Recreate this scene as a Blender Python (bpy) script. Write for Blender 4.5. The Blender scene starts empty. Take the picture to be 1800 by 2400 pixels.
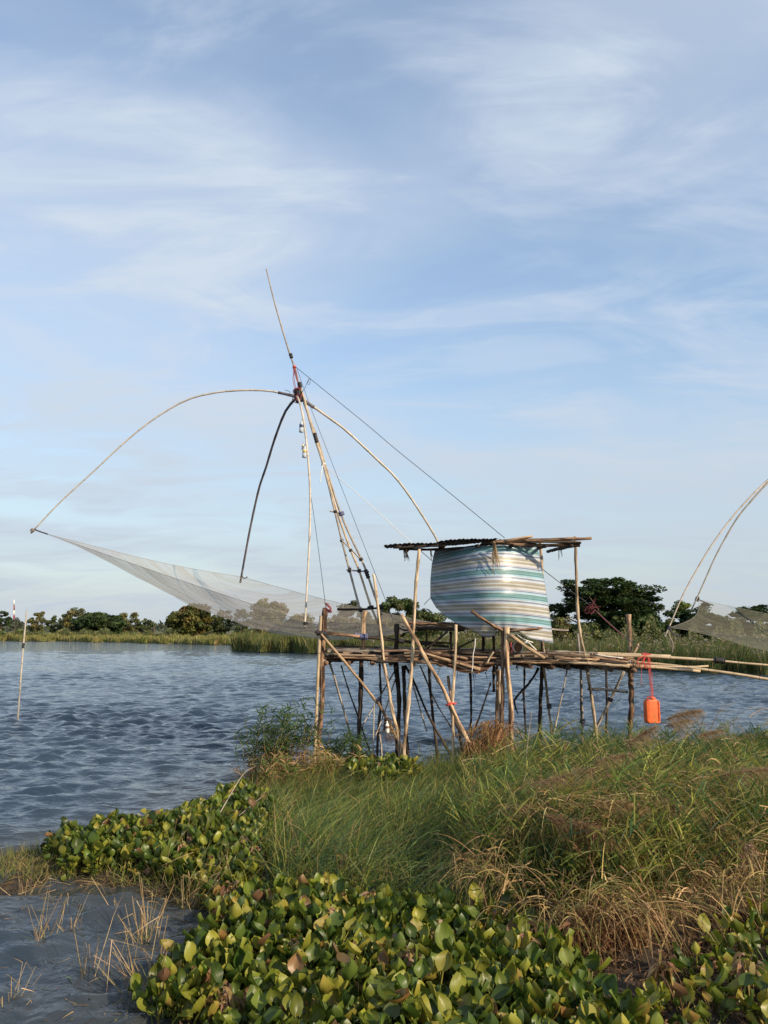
import bpy, math, random
import numpy as np
from mathutils import Vector, Matrix, Euler

rnd = random.Random(7)
rng = np.random.default_rng(11)
R = math.radians

# ------------------------------------------------------------------ camera
F = 1850.0            # focal length in photo pixels (photo 1800 x 2400)
CAM_H = 2.05
PITCH = math.atan(273.0 / F)
scene = bpy.context.scene
cd = bpy.data.cameras.new('camera')
cam = bpy.data.objects.new('camera', cd)
scene.collection.objects.link(cam)
cam.location = (0, 0, CAM_H)
cam.rotation_euler = (R(90) + PITCH, 0, 0)
cd.sensor_fit = 'VERTICAL'
cd.sensor_height = 36.0
cd.sensor_width = 27.0
cd.lens = 36.0 * F / 2400.0
cd.clip_start = 0.1
cd.clip_end = 6000
scene.camera = cam

# ------------------------------------------------------------------ sky, sun, exposure
SUN_EL, SUN_AZ = 27.0, 128.0      # azimuth clockwise from +Y (view direction)
world = bpy.data.worlds.new('World')
scene.world = world
world.use_nodes = True
wn, wl = world.node_tree.nodes, world.node_tree.links
wn.clear()
w_out = wn.new('ShaderNodeOutputWorld')
w_bg = wn.new('ShaderNodeBackground')
w_bg.inputs['Strength'].default_value = 0.132
sky = wn.new('ShaderNodeTexSky')
sky.sky_type = 'NISHITA'
sky.sun_disc = False
sky.sun_elevation = R(SUN_EL)
sky.sun_rotation = R(SUN_AZ)
sky.altitude = 0
sky.air_density = 1.25
sky.dust_density = 0.8
sky.ozone_density = 3.2


def wnode(t, **kw):
    n = wn.new(t)
    for k, v in kw.items():
        setattr(n, k, v)
    return n


def wmath(op, a, b=None, c=None, clamp=False):
    n = wn.new('ShaderNodeMath')
    n.operation = op
    n.use_clamp = clamp
    for i, v in enumerate((a, b, c)):
        if v is None:
            continue
        if isinstance(v, (int, float)):
            n.inputs[i].default_value = v
        else:
            wl.new(v, n.inputs[i])
    return n.outputs[0]


tc = wnode('ShaderNodeTexCoord')
sep = wnode('ShaderNodeSeparateXYZ')
wl.new(tc.outputs['Generated'], sep.inputs[0])
zz = wmath('ADD', wmath('MAXIMUM', sep.outputs['Z'], 0.0), 0.16)
comb = wnode('ShaderNodeCombineXYZ')
wl.new(wmath('DIVIDE', sep.outputs['X'], zz), comb.inputs[0])
wl.new(wmath('DIVIDE', sep.outputs['Y'], zz), comb.inputs[1])


def wnoise(scale, detail, rough, dist, rotz, sx, sy, off):
    mp = wnode('ShaderNodeMapping')
    mp.inputs['Rotation'].default_value = (0, 0, rotz)
    mp.inputs['Scale'].default_value = (sx, sy, 1)
    mp.inputs['Location'].default_value = off
    wl.new(comb.outputs[0], mp.inputs[0])
    n = wnode('ShaderNodeTexNoise')
    n.inputs['Scale'].default_value = scale
    n.inputs['Detail'].default_value = detail
    n.inputs['Roughness'].default_value = rough
    n.inputs['Distortion'].default_value = dist
    wl.new(mp.outputs[0], n.inputs['Vector'])
    return n.outputs['Fac']


def wramp(fac, a, b):
    n = wnode('ShaderNodeMapRange')
    n.interpolation_type = 'SMOOTHSTEP'
    wl.new(fac, n.inputs[0])
    n.inputs[1].default_value = a
    n.inputs[2].default_value = b
    return n.outputs[0]


c_big = wramp(wnoise(0.95, 4, 0.5, 0.4, 0.45, 0.8, 1.2, (3.1, 1.7, 0)), 0.34, 0.60)
c_mid = wramp(wnoise(2.3, 8, 0.56, 0.9, 0.6, 0.75, 1.35, (7.7, 2.2, 0)), 0.40, 0.62)
c_fin = wramp(wnoise(6.0, 8, 0.62, 1.2, 0.7, 0.6, 1.6, (1.2, 9.4, 0)), 0.40, 0.72)
cl = wmath('ADD', wmath('ADD', wmath('MULTIPLY', c_big, 0.42), 0.28), wmath('MULTIPLY', c_mid, 0.33))
cl = wmath('ADD', cl, wmath('MULTIPLY', wmath('MULTIPLY', c_fin, wmath('ADD', c_mid, 0.25)), 0.16))
cl = wmath('MULTIPLY', cl, 0.86, clamp=True)
cl = wmath('MAXIMUM', cl, 0.0)
mixc0 = wnode('ShaderNodeMix', data_type='RGBA')
wl.new(cl, mixc0.inputs['Factor'])
wl.new(sky.outputs[0], mixc0.inputs[6])
mixc0.inputs[7].default_value = (3.12, 3.55, 4.12, 1)
# hazy veil, denser near the horizon
veil = wramp(sep.outputs['Z'], 0.40, -0.04)
veil = wmath('MULTIPLY', veil, 0.78)
mixc = wnode('ShaderNodeMix', data_type='RGBA')
wl.new(veil, mixc.inputs['Factor'])
wl.new(mixc0.outputs[2], mixc.inputs[6])
mixc.inputs[7].default_value = (2.50, 2.86, 3.22, 1)
wl.new(mixc.outputs[2], w_bg.inputs['Color'])
wl.new(w_bg.outputs[0], w_out.inputs['Surface'])

sd = bpy.data.lights.new('sun', 'SUN')
sd.energy = 3.9
sd.angle = R(0.5)
sd.color = (1.0, 0.81, 0.58)
sun = bpy.data.objects.new('sun', sd)
scene.collection.objects.link(sun)
to_sun = Vector((math.sin(R(SUN_AZ)) * math.cos(R(SUN_EL)), math.cos(R(SUN_AZ)) * math.cos(R(SUN_EL)), math.sin(R(SUN_EL))))
sun.rotation_euler = to_sun.to_track_quat('Z', 'Y').to_euler()
sun.location = to_sun * 50

scene.render.engine = 'CYCLES'
scene.view_settings.view_transform = 'Standard'
scene.view_settings.look = 'None'
scene.view_settings.gamma = 1.0
scene.view_settings.use_curve_mapping = False
scene.view_settings.exposure = 0.64
scene.cycles.max_bounces = 8
scene.cycles.transparent_max_bounces = 16
scene.cycles.sample_clamp_indirect = 6.0

# ------------------------------------------------------------------ photo pixel -> world
ST, CT = math.sin(PITCH), math.cos(PITCH)


def ray(x, y):
    cx, cy = (x - 900) / F, (1200 - y) / F
    return cx, -cy * ST + CT, cy * CT + ST


def P(x, y, Y):
    dx, dy, dz = ray(x, y)
    t = Y / dy
    return np.array((dx * t, Y, CAM_H + dz * t))


def G(x, y, z=0.0):
    dx, dy, dz = ray(x, y)
    t = (z - CAM_H) / dz
    return np.array((dx * t, dy * t, z))


def px(w, Y):
    return w * Y / F


# ------------------------------------------------------------------ objects
COL = scene.collection


def origin_of(o):
    while o.parent:
        o = o.parent
    return np.array(o.location)


def obj(name, mesh_data, mat, parent=None, smooth=True):
    """mesh_data = (verts, faces, uv per loop or None); verts in world space"""
    v, f, uv = mesh_data
    v = np.asarray(v, dtype=float)
    if parent is not None:
        v = v - origin_of(parent)
    me = bpy.data.meshes.new(name)
    me.from_pydata([tuple(a) for a in v], [], f)
    if uv is not None:
        lay = me.uv_layers.new(name='UVMap')
        lay.data.foreach_set('uv', np.asarray(uv, dtype=np.float32).ravel())
    if smooth:
        me.polygons.foreach_set('use_smooth', [True] * len(me.polygons))
    for m in (mat if isinstance(mat, (list, tuple)) else [mat]):
        me.materials.append(m)
    o = bpy.data.objects.new(name, me)
    COL.objects.link(o)
    if parent is not None:
        o.parent = parent
    return o


def thing(name, label, cat, loc=(0, 0, 0), group=None):
    o = bpy.data.objects.new(name, None)
    o.empty_display_size = 0.1
    COL.objects.link(o)
    o.location = tuple(loc)
    return tag(o, label, cat, group)


def tag(o, label=None, cat=None, group=None, kind=None):
    if label:
        o['label'] = label
    if cat:
        o['category'] = cat
    if group:
        o['group'] = group
    if kind:
        o['kind'] = kind
    return o


def recentre(o):
    """put a single mesh thing's origin at its base"""
    me = o.data
    n = len(me.vertices)
    a = np.empty(n * 3)
    me.vertices.foreach_get('co', a)
    a = a.reshape(-1, 3)
    b = np.array((a[:, 0].mean(), a[:, 1].mean(), a[:, 2].min()))
    me.vertices.foreach_set('co', (a - b).ravel())
    o.location = tuple(b)
    return o


# ------------------------------------------------------------------ geometry
def spline(pts, n):
    pts = np.asarray(pts, dtype=float)
    if len(pts) == 2:
        t = np.linspace(0, 1, n)[:, None]
        return pts[0] * (1 - t) + pts[1] * t
    ext = np.vstack((2 * pts[0] - pts[1], pts, 2 * pts[-1] - pts[-2]))
    seg = np.linalg.norm(np.diff(pts, axis=0), axis=1)
    cum = np.concatenate(([0], np.cumsum(seg)))
    out = []
    for s in np.linspace(0, cum[-1], n):
        i = min(np.searchsorted(cum, s, side='right') - 1, len(pts) - 2)
        t = (s - cum[i]) / max(seg[i], 1e-9)
        p0, p1, p2, p3 = ext[i], ext[i + 1], ext[i + 2], ext[i + 3]
        out.append(0.5 * ((2 * p1) + (-p0 + p2) * t + (2 * p0 - 5 * p1 + 4 * p2 - p3) * t * t + (-p0 + 3 * p1 - 3 * p2 + p3) * t ** 3))
    return np.array(out)


def tube_raw(pts, radii, sides=8, squash=1.0, caps=True):
    pts = np.asarray(pts, dtype=float)
    n = len(pts)
    radii = np.broadcast_to(np.asarray(radii, dtype=float), (n,)) if np.ndim(radii) < 2 else radii
    tan = np.gradient(pts, axis=0)
    tan /= np.linalg.norm(tan, axis=1)[:, None] + 1e-12
    ref = np.array((0, 0, 1.0)) if abs(tan[0][2]) < 0.9 else np.array((1.0, 0, 0))
    a = np.cross(tan[0], ref)
    a /= np.linalg.norm(a)
    V = []
    ang = np.linspace(0, 2 * math.pi, sides, endpoint=False)
    L = 0
    ls = []
    for i in range(n):
        if i:
            L += np.linalg.norm(pts[i] - pts[i - 1])
            a = a - tan[i] * np.dot(a, tan[i])
            a /= np.linalg.norm(a) + 1e-12
        ls.append(L)
        b = np.cross(tan[i], a)
        r = radii[i]
        V.append(pts[i] + (np.cos(ang)[:, None] * a + np.sin(ang)[:, None] * b * squash) * (r[:, None] if np.ndim(r) else r))
    V = np.vstack(V)
    Fc, UV = [], []
    for i in range(n - 1):
        for j in range(sides):
            k = (j + 1) % sides
            Fc.append((i * sides + j, i * sides + k, (i + 1) * sides + k, (i + 1) * sides + j))
            u0, u1 = j / sides, (j + 1) / sides
            UV += [(u0, ls[i]), (u1, ls[i]), (u1, ls[i + 1]), (u0, ls[i + 1])]
    if caps:
        Fc.append(tuple(range(sides - 1, -1, -1)))
        UV += [(0.5, 0)] * sides
        Fc.append(tuple((n - 1) * sides + j for j in range(sides)))
        UV += [(0.5, ls[-1])] * sides
    return V, Fc, UV


def merge(parts):
    V, Fc, UV = [], [], []
    off = 0
    for v, f, uv in parts:
        v = np.asarray(v)
        V.append(v)
        Fc += [tuple(i + off for i in q) for q in f]
        UV += list(uv) if uv is not None else [(0, 0)] * sum(len(q) for q in f)
        off += len(v)
    return np.vstack(V), Fc, UV


def wood_tube(pts, r0, r1, rough=0.12, sides=9, step=0.09, wob=0.25):
    pts = np.asarray(pts, dtype=float)
    L = np.linalg.norm(np.diff(pts, axis=0), axis=1).sum()
    n = int(min(60, max(6, L / step)))
    c = spline(pts, n)
    t = np.linspace(0, 1, n)
    ph = rng.uniform(0, 6.28, 6)
    off = np.stack([np.sin(t * L * 2.3 + ph[0]) + 0.5 * np.sin(t * L * 5.1 + ph[1]),
                    np.sin(t * L * 2.0 + ph[2]) + 0.5 * np.sin(t * L * 4.7 + ph[3]), np.zeros(n)], 1) * r0 * wob
    c = c + off * np.sin(np.pi * np.clip(t, 0, 1))[:, None] ** 0.5
    r = r0 + (r1 - r0) * t
    rr = r[:, None] * (1 + rng.normal(0, rough, (n, 1)) * 0.6 + rng.normal(0, rough, (n, sides)))
    for _ in range(max(1, int(L / 0.7))):       # knots
        k, s = rng.integers(0, n), rng.integers(0, sides)
        rr[k, s] *= 1.35
    return tube_raw(c, rr, sides)


def bamboo_tube(pts, r0, r1, node=0.3, sides=8):
    pts = np.asarray(pts, dtype=float)
    L = np.linalg.norm(np.diff(pts, axis=0), axis=1).sum()
    k = max(2, int(round(L / node)))
    ts = []
    for i in range(k):
        ts += [i / k + 0.0, i / k + 0.05 / k, i / k + 0.5 / k]
    ts.append(1.0)
    base = spline(pts, 120)
    idx = np.array(ts) * 119
    c = np.stack([np.interp(idx, np.arange(120), base[:, a]) for a in range(3)], 1)
    r = r0 + (r1 - r0) * np.array(ts)
    for i in range(len(ts)):
        if i % 3 == 0:
            r[i] *= 1.10
        elif i % 3 == 1:
            r[i] *= 0.99
    v, f, uv = tube_raw(c, r, sides)
    # v coordinate counted in internodes so the dark ring falls on each node
    uv = [(a, b / L * k) for a, b in uv]
    return v, f, uv


def box_between(a, b, w, h, up=(0, 0, 1), jit=0.0):
    a, b = np.asarray(a, float), np.asarray(b, float)
    d = b - a
    L = np.linalg.norm(d)
    d /= L
    s = np.cross(d, np.asarray(up, float))
    s /= np.linalg.norm(s)
    u = np.cross(s, d)
    n = max(2, int(L / 0.35) + 1)
    V, Fc, UV = [], [], []
    for i in range(n):
        t = i / (n - 1)
        c = a + (b - a) * t + u * rng.normal(0, jit) + s * rng.normal(0, jit)
        ww = w * (1 + rng.normal(0, jit * 3))
        V += [c - s * ww / 2 - u * h / 2, c + s * ww / 2 - u * h / 2, c + s * ww / 2 + u * h / 2, c - s * ww / 2 + u * h / 2]
    for i in range(n - 1):
        for j in range(4):
            k = (j + 1) % 4
            Fc.append((i * 4 + j, i * 4 + k, i * 4 + 4 + k, i * 4 + 4 + j))
            v0, v1 = i / (n - 1) * L, (i + 1) / (n - 1) * L
            UV += [(j * .25, v0), (j * .25 + .25, v0), (j * .25 + .25, v1), (j * .25, v1)]
    Fc += [(3, 2, 1, 0), tuple((n - 1) * 4 + q for q in range(4))]
    UV += [(0, 0)] * 8
    return np.array(V), Fc, UV


def lathe(axis_a, axis_d, prof, sides=12):
    a, d = np.asarray(axis_a, float), np.asarray(axis_d, float)
    d = d / np.linalg.norm(d)
    pts = np.array([a + d * z for z, r in prof])
    pts = pts + np.arange(len(pts))[:, None] * d * 1e-6
    return tube_raw(pts, np.array([r for z, r in prof]), sides)


def lash(c, d, r, length, turns=4, sides=8):
    """a wrapping of cord or rubber strip round a pole"""
    c, d = np.asarray(c, float), np.asarray(d, float)
    d = d / np.linalg.norm(d)
    n = turns * 3 + 1
    t = np.linspace(-0.5, 0.5, n)
    pts = c + d * (t * length)[:, None]
    rr = np.array([r * (0.88 if i % 3 == 0 else 1.15) * (1 + rng.normal(0, .05)) for i in range(n)])
    return tube_raw(pts, rr, sides)


# many thin blades in one mesh, with a colour of its own for each blade
def fast_mesh(name, V, quads, tint, mat, smooth=True):
    me = bpy.data.meshes.new(name)
    nq = len(quads)
    me.vertices.add(len(V))
    me.vertices.foreach_set('co', V.astype(np.float32).ravel())
    me.loops.add(nq * 4)
    me.loops.foreach_set('vertex_index', quads.astype(np.int32).ravel())
    me.polygons.add(nq)
    me.polygons.foreach_set('loop_start', np.arange(nq, dtype=np.int32) * 4)
    me.polygons.foreach_set('loop_total', np.full(nq, 4, dtype=np.int32))
    me.polygons.foreach_set('use_smooth', np.full(nq, smooth))
    if tint is not None:
        at = me.color_attributes.new('tint', 'FLOAT_COLOR', 'POINT')
        c = np.ones((len(V), 4), dtype=np.float32)
        c[:, :3] = tint
        at.data.foreach_set('color', c.ravel())
    me.update(calc_edges=True)
    me.materials.append(mat)
    o = bpy.data.objects.new(name, me)
    COL.objects.link(o)
    return o


class Blades:
    def __init__(self):
        self.V, self.Q, self.T, self.n = [], [], [], 0

    def add(self, base, length, direction, droop, width, tint, segs=4, wdir=None, tipw=0.06, side=None, start_w=1.0, round_=False):
        """base (N,3); direction (N,3) unit growth direction; droop (N,) how far the tip is pulled down (fraction of the length);
        wdir (N,3) wind pull added as t^2"""
        N = len(base)
        if N == 0:
            return
        length = np.broadcast_to(length, (N,))
        width = np.broadcast_to(width, (N,))
        droop = np.broadcast_to(droop, (N,))
        tint = np.broadcast_to(tint, (N, 3))
        if side is None:
            r = rng.normal(size=(N, 3))
            side = np.cross(direction, r)
        side = side / (np.linalg.norm(side, axis=1)[:, None] + 1e-9)
        rows = []
        for i in range(segs + 1):
            t = i / segs
            p = base + direction * (length * t)[:, None]
            p[:, 2] -= droop * length * t ** 2.2
            if wdir is not None:
                p = p + wdir * (length * t * t)[:, None]
            w = width * (start_w + (1 - start_w) * min(1, t * 2.5)) * ((1 - t) ** 0.7 * (1 - tipw) + tipw) * 0.5
            if round_:
                w = width * (.10, .78, 1.0, .80, .08)[min(4, i)] * .5
            rows.append((p - side * w[:, None], p + side * w[:, None]))
        V = np.stack([q for r_ in rows for q in r_], axis=1)     # N, 2(segs+1), 3
        k = 2 * (segs + 1)
        b = (np.arange(N) * k)[:, None, None]
        q = np.array([[2 * i, 2 * i + 1, 2 * i + 3, 2 * i + 2] for i in range(segs)])[None] + b
        self.V.append(V.reshape(-1, 3))
        self.Q.append(q.reshape(-1, 4) + self.n)
        self.T.append(np.repeat(tint, k, axis=0))
        self.n += N * k

    def build(self, name, mat, smooth=True):
        return fast_mesh(name, np.vstack(self.V), np.vstack(self.Q), np.vstack(self.T), mat, smooth)


def cards(centre, size, normal, tint, aspect=1.6):
    """leaf-sized rhombic faces"""
    N = len(centre)
    r = rng.normal(size=(N, 3))
    a = np.cross(normal, r)
    a /= np.linalg.norm(a, axis=1)[:, None] + 1e-9
    b = np.cross(normal, a)
    b /= np.linalg.norm(b, axis=1)[:, None] + 1e-9
    s = np.broadcast_to(size, (N,))[:, None]
    V = np.stack((centre - a * s * aspect * .5, centre - b * s * .5 + normal * s * .12, centre + a * s * aspect * .5, centre + b * s * .5 + normal * s * .12), 1)
    Q = (np.arange(N) * 4)[:, None] + np.arange(4)[None]
    return V.reshape(-1, 3), Q, np.repeat(np.broadcast_to(tint, (N, 3)), 4, axis=0)


# ------------------------------------------------------------------ materials
def new_mat(name):
    m = bpy.data.materials.new(name)
    m.use_nodes = True
    n, l = m.node_tree.nodes, m.node_tree.links
    n.clear()
    out = n.new('ShaderNodeOutputMaterial')
    b = n.new('ShaderNodeBsdfPrincipled')
    l.new(b.outputs[0], out.inputs[0])
    return m, n, l, b, out


def ramp(n, stops):
    r = n.new('ShaderNodeValToRGB')
    e = r.color_ramp.elements
    while len(e) < len(stops):
        e.new(0.5)
    for el, (p, c) in zip(e, stops):
        el.position = p
        el.color = (*c, 1)
    return r


def wood_mat(name, stops, rough=0.85, bump=0.5, us=2.6, vs=2.2, var=0.35):
    m, n, l, b, out = new_mat(name)
    uv = n.new('ShaderNodeUVMap')
    oi = n.new('ShaderNodeObjectInfo')
    add = n.new('ShaderNodeVectorMath')
    add.operation = 'MULTIPLY_ADD'
    cmb = n.new('ShaderNodeCombineXYZ')
    for i in range(3):
        l.new(oi.outputs['Random'], cmb.inputs[i])
    add.inputs[1].default_value = (37, 53, 71)
    l.new(cmb.outputs[0], add.inputs[0])
    mp = n.new('ShaderNodeMapping')
    mp.inputs['Scale'].default_value = (us, vs, 1)
    l.new(uv.outputs[0], mp.inputs[0])
    l.new(mp.outputs[0], add.inputs[2])
    no = n.new('ShaderNodeTexNoise')
    no.inputs['Scale'].default_value = 1.0
    no.inputs['Detail'].default_value = 7
    no.inputs['Roughness'].default_value = 0.65
    no.inputs['Distortion'].default_value = 0.6
    l.new(add.outputs[0], no.inputs['Vector'])
    rp = ramp(n, stops)
    l.new(no.outputs['Fac'], rp.inputs[0])
    hs = n.new('ShaderNodeHueSaturation')
    mr = n.new('ShaderNodeMapRange')
    mr.inputs[3].default_value = 1 - var
    mr.inputs[4].default_value = 1 + var
    l.new(oi.outputs['Random'], mr.inputs[0])
    l.new(mr.outputs[0], hs.inputs['Value'])
    l.new(rp.outputs[0], hs.inputs['Color'])
    l.new(hs.outputs[0], b.inputs['Base Color'])
    b.inputs['Roughness'].default_value = rough
    b.inputs['Specular IOR Level'].default_value = 0.25
    bp = n.new('ShaderNodeBump')
    bp.inputs['Strength'].default_value = bump
    bp.inputs['Distance'].default_value = 0.02
    l.new(no.outputs['Fac'], bp.inputs['Height'])
    l.new(bp.outputs[0], b.inputs['Normal'])
    return m


def bamboo_mat(name, c_lo, c_hi, c_node, rough=0.45):
    m, n, l, b, out = new_mat(name)
    uv = n.new('ShaderNodeUVMap')
    sp = n.new('ShaderNodeSeparateXYZ')
    l.new(uv.outputs[0], sp.inputs[0])
    fr = n.new('ShaderNodeMath')
    fr.operation = 'FRACT'
    l.new(sp.outputs['Y'], fr.inputs[0])
    ring = ramp(n, [(0.0, (.75, .75, .75)), (0.022, (.75, .75, .75)), (0.04, (0, 0, 0))])
    l.new(fr.outputs[0], ring.inputs[0])
    tcx = n.new('ShaderNodeTexCoord')
    no = n.new('ShaderNodeTexNoise')
    no.inputs['Scale'].default_value = 6
    no.inputs['Detail'].default_value = 5
    l.new(tcx.outputs['Object'], no.inputs['Vector'])
    rp = ramp(n, [(0.3, c_lo), (0.7, c_hi)])
    l.new(no.outputs['Fac'], rp.inputs[0])
    mx = n.new('ShaderNodeMix')
    mx.data_type = 'RGBA'
    l.new(ring.outputs[0], mx.inputs['Factor'])
    l.new(rp.outputs[0], mx.inputs[6])
    mx.inputs[7].default_value = (*c_node, 1)
    l.new(mx.outputs[2], b.inputs['Base Color'])
    b.inputs['Roughness'].default_value = rough
    return m


def plain(name, col, rough=0.6, spec=0.4, noise=0.25, scale=20, metal=0.0):
    m, n, l, b, out = new_mat(name)
    tcx = n.new('ShaderNodeTexCoord')
    no = n.new('ShaderNodeTexNoise')
    no.inputs['Scale'].default_value = scale
    no.inputs['Detail'].default_value = 4
    l.new(tcx.outputs['Object'], no.inputs['Vector'])
    rp = ramp(n, [(0.25, tuple(c * (1 - noise) for c in col)), (0.75, tuple(min(1, c * (1 + noise)) for c in col))])
    l.new(no.outputs['Fac'], rp.inputs[0])
    l.new(rp.outputs[0], b.inputs['Base Color'])
    b.inputs['Roughness'].default_value = rough
    b.inputs['Specular IOR Level'].default_value = spec
    b.inputs['Metallic'].default_value = metal
    return m


def leaf_mat(name, transl=0.35, rough=0.5, spec=0.3, tint=True, stops=None, var=0.3, bump=0):
    """foliage: colour from the blade's own tint (or from a per-object ramp), part of the light passing through"""
    m, n, l, b, out = new_mat(name)
    if tint:
        at = n.new('ShaderNodeAttribute')
        at.attribute_name = 'tint'
        col = at.outputs['Color']
    else:
        oi = n.new('ShaderNodeObjectInfo')
        tcx = n.new('ShaderNodeTexCoord')
        no = n.new('ShaderNodeTexNoise')
        no.inputs['Scale'].default_value = 1
        no.inputs['Detail'].default_value = 5
        mpv = n.new('ShaderNodeMapping')
        mpv.inputs['Scale'].default_value = (26, 12, 12)
        l.new(tcx.outputs['Object'], mpv.inputs[0])
        l.new(mpv.outputs[0], no.inputs['Vector'])
        vein = n.new('ShaderNodeTexNoise')
        vein.inputs['Scale'].default_value = 1
        vein.inputs['Detail'].default_value = 3
        mp2 = n.new('ShaderNodeMapping')
        mp2.inputs['Scale'].default_value = (260, 9, 9)
        l.new(tcx.outputs['Object'], mp2.inputs[0])
        l.new(mp2.outputs[0], vein.inputs['Vector'])
        bpv = n.new('ShaderNodeBump')
        bpv.inputs['Strength'].default_value = 0.5
        bpv.inputs['Distance'].default_value = 0.004
        l.new(vein.outputs['Fac'], bpv.inputs['Height'])
        l.new(bpv.outputs[0], b.inputs['Normal'])
        ad = n.new('ShaderNodeMath')
        ad.operation = 'MULTIPLY_ADD'
        l.new(no.outputs['Fac'], ad.inputs[0])
        ad.inputs[1].default_value = 0.7
        l.new(oi.outputs['Random'], ad.inputs[2])
        sb = n.new('ShaderNodeMath')
        sb.operation = 'SUBTRACT'
        l.new(ad.outputs[0], sb.inputs[0])
        sb.inputs[1].default_value = 0.35
        rp = ramp(n, stops)
        l.new(sb.outputs[0], rp.inputs[0])
        col = rp.outputs[0]
    l.new(col, b.inputs['Base Color'])
    b.inputs['Roughness'].default_value = rough
    b.inputs['Specular IOR Level'].default_value = spec
    tr = n.new('ShaderNodeBsdfTranslucent')
    hs = n.new('ShaderNodeHueSaturation')
    hs.inputs['Value'].default_value = 1.25
    hs.inputs['Saturation'].default_value = 1.1
    l.new(col, hs.inputs['Color'])
    l.new(hs.outputs[0], tr.inputs['Color'])
    mx = n.new('ShaderNodeMixShader')
    mx.inputs[0].default_value = transl
    l.new(b.outputs[0], mx.inputs[1])
    l.new(tr.outputs[0], mx.inputs[2])
    l.new(mx.outputs[0], out.inputs[0])
    return m


M = {}
M['pale'] = wood_mat('pale_wood', [(0.38, (0.10, 0.065, 0.042)), (0.47, (0.31, 0.23, 0.15)), (0.58, (0.54, 0.43, 0.30))], vs=3.2, var=.25)
M['tan'] = wood_mat('tan_wood', [(0.39, (0.07, 0.042, 0.027)), (0.49, (0.28, 0.185, 0.115)), (0.60, (0.48, 0.35, 0.22))], vs=3.0)
M['bark'] = wood_mat('bark_wood', [(0.40, (0.035, 0.02, 0.014)), (0.5, (0.17, 0.10, 0.065)), (0.61, (0.34, 0.23, 0.145))], bump=0.9, vs=3.4)
M['grey'] = wood_mat('grey_wood', [(0.40, (0.06, 0.05, 0.042)), (0.48, (0.26, 0.225, 0.19)), (0.60, (0.46, 0.42, 0.36))], vs=3.4)
M['dark'] = wood_mat('dark_wood', [(0.3, (0.018, 0.014, 0.012)), (0.55, (0.06, 0.045, 0.036)), (0.8, (0.15, 0.115, 0.085))], bump=0.8)
M['plank'] = wood_mat('plank_wood', [(0.28, (0.07, 0.05, 0.035)), (0.5, (0.22, 0.16, 0.11)), (0.75, (0.38, 0.30, 0.21))], us=5, vs=1.6)
M['bamboo'] = bamboo_mat('dry_bamboo', (0.34, 0.25, 0.15), (0.52, 0.41, 0.26), (0.13, 0.12, 0.07))
M['bamboo_white'] = bamboo_mat('bleached_bamboo', (0.34, 0.30, 0.24), (0.54, 0.48, 0.39), (0.14, 0.18, 0.14))
M['bamboo_dark'] = bamboo_mat('dark_bamboo', (0.07, 0.058, 0.064), (0.14, 0.115, 0.12), (0.03, 0.025, 0.025), rough=0.6)
M['bamboo_grey'] = bamboo_mat('grey_bamboo', (0.22, 0.185, 0.145), (0.38, 0.32, 0.25), (0.09, 0.10, 0.08))
M['black'] = plain('black_rubber', (0.022, 0.02, 0.022), 0.65)
M['blue_strap'] = plain('faded_blue_strap', (0.10, 0.11, 0.2), 0.7)
M['red_rope'] = plain('red_rope', (0.26, 0.045, 0.05), 0.85, noise=.15)
M['red_dark'] = plain('dark_red_rope', (0.15, 0.035, 0.04), 0.85, noise=.15)
M['orange_rope'] = plain('orange_rope', (0.55, 0.085, 0.065), 0.8)
M['white_rope'] = plain('white_rope', (0.72, 0.70, 0.66), 0.8, noise=.06)
M['dark_rope'] = plain('dark_rope', (0.05, 0.05, 0.065), 0.8)
M['orange'] = plain('orange_plastic', (0.74, 0.135, 0.035), 0.48, 0.45, noise=0.22, scale=14)
M['glass'] = plain('cloudy_plastic', (0.45, 0.50, 0.55), 0.12, 0.8, noise=0.3, scale=30)
M['label_y'] = plain('yellow_label', (0.75, 0.55, 0.16), 0.5)
M['label_w'] = plain('white_label', (0.75, 0.72, 0.66), 0.5)
M['label_b'] = plain('blue_label', (0.05, 0.07, 0.16), 0.5)
M['straw'] = leaf_mat('straw', 0.25, 0.7, 0.15)
M['grass'] = leaf_mat('grass_blades', 0.38, 0.55, 0.25)
M['foliage'] = leaf_mat('tree_leaves', 0.25, 0.55, 0.2)
M['stem_green'] = plain('reed_stem', (.10, .10, .04), .7)
M['hy_small'] = leaf_mat('hyacinth_small', 0.25, 0.4, 0.35)
M['bark_tree'] = plain('tree_bark', (0.09, 0.07, 0.055), 0.9, 0.2, 0.4, 3)
M['hy_green'] = leaf_mat('hyacinth_green', 0.30, 0.40, 0.32, tint=False,
                         stops=[(0.0, (0.035, 0.06, 0.015)), (0.22, (0.095, 0.135, 0.021)), (0.5, (0.175, 0.205, 0.028)), (0.86, (0.25, 0.255, 0.04)), (1.0, (0.24, 0.15, 0.045))])
M['hy_yellow'] = leaf_mat('hyacinth_yellowing', 0.25, 0.36, 0.45, tint=False,
                          stops=[(0.0, (0.10, 0.12, 0.02)), (0.4, (0.22, 0.22, 0.03)), (0.75, (0.30, 0.22, 0.05)), (1.0, (0.20, 0.10, 0.035))])
M['hy_brown'] = leaf_mat('hyacinth_withered', 0.12, 0.75, 0.15, tint=False,
                         stops=[(0.0, (0.05, 0.03, 0.02)), (0.4, (0.15, 0.085, 0.045)), (0.75, (0.26, 0.15, 0.085)), (1.0, (0.30, 0.19, 0.13))])
M['roof'] = wood_mat('weathered_roofing', [(0.3, (0.025, 0.02, 0.018)), (0.55, (0.07, 0.055, 0.048)), (0.8, (0.15, 0.12, 0.10))], us=30, vs=1.0)
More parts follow.
